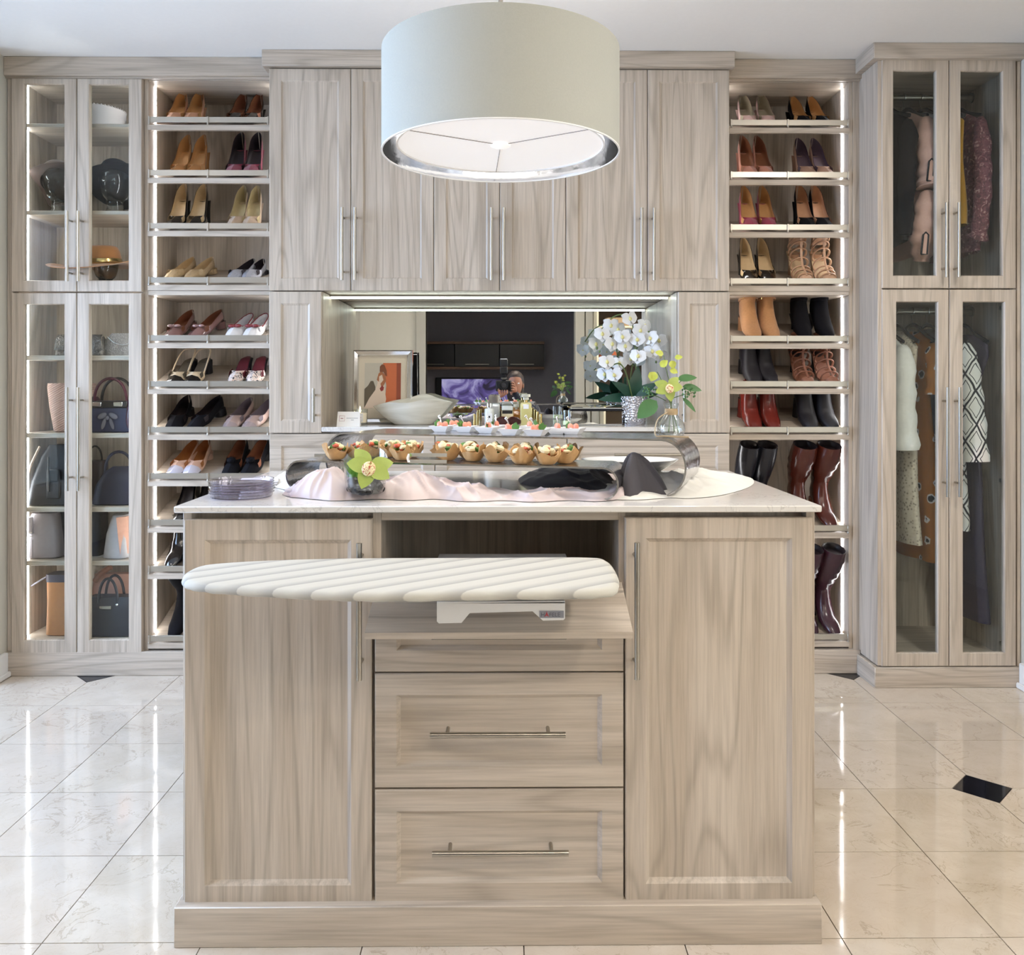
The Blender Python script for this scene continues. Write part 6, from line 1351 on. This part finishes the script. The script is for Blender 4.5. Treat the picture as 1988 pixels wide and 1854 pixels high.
# small open wardrobe niche beside the opening
D = 1.7; sx0, sx1 = MX(1153, D), MX(1253, D)
sw = thing('open_shelving', 'cream open shelving with folded clothes, seen in the mirror', 'shelving', ((sx0+sx1)/2, DF+.15, 0)); CRW = mat('cream_melamine', 'D9CFB4', .5, var=.03)
for x_ in (sx0, sx1-.02): MB().box(x_, x_+.02, DF+.002, DF+.3, 0, 2.3, .002).part('side_panel', CRW, sw)
MB().box(sx0+.02, sx1-.02, DF+.002, DF+.015, 0, 2.3).part('back_panel', mat('brown_board', '5A4A3C', .6), sw)
for py in (600, 638, 703, 772, 826): z = MZ(py, D); MB().box(sx0+.02, sx1-.02, DF+.015, DF+.3, z-.01, z+.01, .002).part('shelf', CRW, sw)
for nm, lab, px, py0, w_, h_, c in (('folded_sweater', 'rust folded sweater on the open shelving', 1165, 703, .10, .14, 'A8542E'), ('folded_sweater', 'red folded sweater on the open shelving', 1232, 772, .12, .18, 'A8443E'), ('folded_sweater', 'navy folded sweater on the open shelving', 1175, 772, .10, .12, '3A3F55'), ('folded_sweater', 'tan folded sweater on the open shelving', 1185, 638, .14, .09, 'A98E6A')):
    x_ = MX(px, D)+.06; z = MZ(py0, D)+.0102
    tag(MB().loft([superring(x_, DF+.15, z+q, w_*(1-.06*abs(math.sin(i*2))), .11, 20, .5) for i, q in enumerate(np.linspace(0, h_, 7))], True, True, True).part(nm, fabric('fold_'+c, c), None, loc=(x_, DF+.15, z)), lab, 'clothes', 'folded sweaters')
# photographer, kneeling behind the camera
pe = thing('person', 'kneeling photographer in dark clothes holding a camera, seen in the mirror', 'person', (.10, -.42, 0))
V_ = {'pelvis': (.10, -.55, .50), 'waist': (.10, -.53, .66), 'chest': (.09, -.48, .86), 'neckb': (.10, -.44, 1.00), 'neck': (.105, -.41, 1.06),
      'ls': (-.085, -.45, .96), 'le': (-.18, -.30, .82), 'lw': (-.02, -.135, 1.03), 'rs': (.275, -.45, .96), 're': (.30, -.30, .86), 'rw': (.085, -.15, 1.09),
      'lh': (.01, -.54, .46), 'lk': (-.04, -.28, .075), 'la': (-.02, -.72, .065), 'lt': (-.02, -.84, .03), 'rh': (.19, -.54, .46), 'rk': (.24, -.28, .075), 'ra': (.22, -.72, .065), 'rt': (.22, -.84, .03)}
RD = {'pelvis': (.15, .11), 'waist': (.13, .095), 'chest': (.155, .10), 'neckb': (.07, .06), 'neck': (.052, .052), 'ls': (.07, .065), 'le': (.05, .05), 'lw': (.034, .032), 'rs': (.07, .065), 're': (.05, .05), 'rw': (.034, .032),
      'lh': (.09, .09), 'lk': (.065, .065), 'la': (.045, .04), 'lt': (.04, .028), 'rh': (.09, .09), 'rk': (.065, .065), 'ra': (.045, .04), 'rt': (.04, .028)}
E_ = [('pelvis', 'waist'), ('waist', 'chest'), ('chest', 'neckb'), ('neckb', 'neck'), ('chest', 'ls'), ('ls', 'le'), ('le', 'lw'), ('chest', 'rs'), ('rs', 're'), ('re', 'rw'), ('pelvis', 'lh'), ('lh', 'lk'), ('lk', 'la'), ('la', 'lt'), ('pelvis', 'rh'), ('rh', 'rk'), ('rk', 'ra'), ('ra', 'rt')]
CLOTH = fabric('dark_navy', '1E2130'); SKINM = mat('skin', 'A6735C', .5, var=.06, sub=0); HAIRM = mat('hair_dark', '2A1A18', .5, var=.3, scale=120)
def skin(name, V_, RD, E_, root, mt, parent, sub=2):
    ks = list(V_); off = OFF[parent]; me = bpy.data.meshes.new(name); me.from_pydata([tuple(V_[k][i]-off[i] for i in range(3)) for k in ks], [(ks.index(a), ks.index(b)) for a, b in E_], [])
    bm = bmesh.new(); bm.from_mesh(me); ly = bm.verts.layers.skin.verify(); bm.verts.ensure_lookup_table()
    for i, k in enumerate(ks): bm.verts[i][ly].radius = RD[k]; bm.verts[i][ly].use_root = (k == root)
    bm.to_mesh(me); bm.free()
    o = bpy.data.objects.new(name, me); COL.objects.link(o); md = o.modifiers.new('skin', 'SKIN'); md.use_smooth_shade = True
    sb = o.modifiers.new('sub', 'SUBSURF'); sb.levels = sub; sb.render_levels = sub
    dg = bpy.context.evaluated_depsgraph_get(); nm = bpy.data.meshes.new_from_object(o.evaluated_get(dg)); COL.objects.unlink(o); bpy.data.objects.remove(o)
    nm.materials.clear(); nm.materials.append(mt); r = bpy.data.objects.new(name, nm); COL.objects.link(r); r.parent = parent; OFF[r] = off
    return r
skin('body', V_, RD, E_, 'pelvis', CLOTH, pe)
# head looking through the finder
hx_, hy_, hz_ = .105, -.345, 1.06; rings = []; n = 28
for z, a, b in ((.0, .040, .05), (.02, .048, .062), (.04, .056, .075), (.07, .064, .085), (.10, .070, .092), (.13, .073, .095), (.16, .071, .092), (.185, .060, .078), (.203, .038, .050), (.212, .004, .006)):
    R = []
    for k in range(n):
        tt = 2*PI*k/n; c, sn = math.cos(tt), math.sin(tt); fc = max(0, sn)**6
        d = fc*.018*math.exp(-((z-.085)/.018)**2)*math.exp(-(c/.22)**2)+fc*.007*math.exp(-((z-.05)/.010)**2)*math.exp(-(c/.5)**2)+fc*.006*math.exp(-((z-.02)/.012)**2)-.007*math.exp(-((z-.110)/.010)**2)*max(0, sn)**2*(math.exp(-((c-.38)/.2)**2)+math.exp(-((c+.38)/.2)**2))
        R.append((hx_+c*a, hy_+sn*b+d, hz_+z))
    rings.append(R)
hd = MB().loft(rings, True, True, True).part('head', SKINM, pe, ang=80)
for s_ in (-1, 1): MB().ell((hx_+s_*.073, hy_-.005, hz_+.09), (.010, .018, .030), 10, 8).part('ear', SKINM, hd); MB().ell((hx_+s_*.028, hy_+.082, hz_+.108), (.012, .008, .007), 10, 6).part('eye', WHITEP, hd)
MB().ell((hx_, hy_+.090, hz_+.048), (.022, .008, .006), 10, 6).part('mouth', mat('lips', 'A05A52', .5), hd)
hr = []
for z, a, b, oy in ((-.07, .060, .05, -.055), (-.02, .074, .07, -.045), (.04, .080, .085, -.030), (.09, .082, .095, -.018), (.13, .082, .098, -.010), (.17, .077, .097, -.004), (.20, .060, .075, -.002), (.222, .030, .038, 0), (.226, .004, .005, 0)):
    hr.append([(hx_+a*math.cos(q), hy_+oy+b*math.sin(q)*(1 if math.sin(q) < 0 else (.55 if z < .12 else .95)), hz_+z) for q in np.linspace(0, 2*PI, 28, endpoint=False)])
MB().loft(hr, True, True, True).part('hair', HAIRM, pe, ang=70)
# hands: palm and five fingers each, closed round the camera
def hand(wr_, palm, fing, thumb, nm='hand'):
    Vh = {'w': wr_, 'p': palm}; Rh = {'w': (.026, .018), 'p': (.034, .018)}; Eh = [('w', 'p')]
    for i, ch in enumerate(fing):
        pr = 'p'
        for j, q in enumerate(ch): k = f'f{i}{j}'; Vh[k] = q; Rh[k] = ((.0095, .0085, .0075)[j],)*2; Eh.append((pr, k)); pr = k
    pr = 'w'
    for j, q in enumerate(thumb): k = f't{j}'; Vh[k] = q; Rh[k] = ((.012, .010, .0085)[j],)*2; Eh.append((pr, k)); pr = k
    skin(nm, Vh, Rh, Eh, 'p', SKINM, pe, 1)
hand((.095, -.155, 1.085), (.092, -.125, 1.125), [[(.088, -.10, 1.172-.021*i), (.080, -.072, 1.176-.021*i), (.066, -.062, 1.176-.021*i)] for i in range(4)], [(.090, -.165, 1.125), (.075, -.168, 1.15), (.06, -.165, 1.16)])
hand((-.03, -.135, 1.045), (-.012, -.095, 1.072), [[(-.030+.021*i, -.060, 1.080), (-.034+.021*i, -.050, 1.098), (-.034+.021*i, -.052, 1.112)] for i in range(4)], [(-.038, -.10, 1.085), (-.046, -.085, 1.105), (-.044, -.07, 1.118)])
# the camera in the hands
pc_ = thing('photo_camera', 'black camera with flash held by the photographer, seen in the mirror', 'camera', (0, -.11, 1.10)); CB = mat('camera_black', '131316', .4)
MB().box(-.072, .072, -.145, -.085, 1.095, 1.195, .008).box(.045, .076, -.150, -.070, 1.092, 1.185, .010).part('camera_body', CB, pc_)
MB().box(-.028, .028, -.15, -.085, 1.195, 1.225, .010).part('viewfinder_hump', CB, pc_)
ln = MB(); 
def cyl_y(m, cx_, cz_, prof, n=28): m.loft([[(cx_+r_*math.cos(a), y, cz_+r_*math.sin(a)) for a in np.linspace(0, 2*PI, n, endpoint=False)] for r_, y in prof], True, True, True); return m
lens_o = cyl_y(MB(), 0, 1.15, [(.034, -.085), (.036, -.07), (.038, -.045), (.039, -.034), (.035, -.034), (.033, -.040)]).part('lens', CB, pc_)
cyl_y(MB(), 0, 1.15, [(.0325, -.041), (.001, -.038)]).part('lens_glass', patent('lens_glass', '14121E'), lens_o)
MB().box(-.016, .016, -.135, -.10, 1.225, 1.25, .003).box(-.035, .035, -.145, -.09, 1.25, 1.315, .006).part('flash_body', CB, pc_)
MB().box(-.036, .036, -.19, -.10, 1.318, 1.385, .006).part('flash_head', CB, pc_)
MB().box(-.030, .030, -.185, -.125, 1.3852, 1.388).part('flash_window', mat('flash_lens', 'F4F4F8', .3, emit=1.0), pc_)
MB().box(-.02, .02, -.087, -.0845, 1.203, 1.212).part('name_strip', STEEL, pc_)
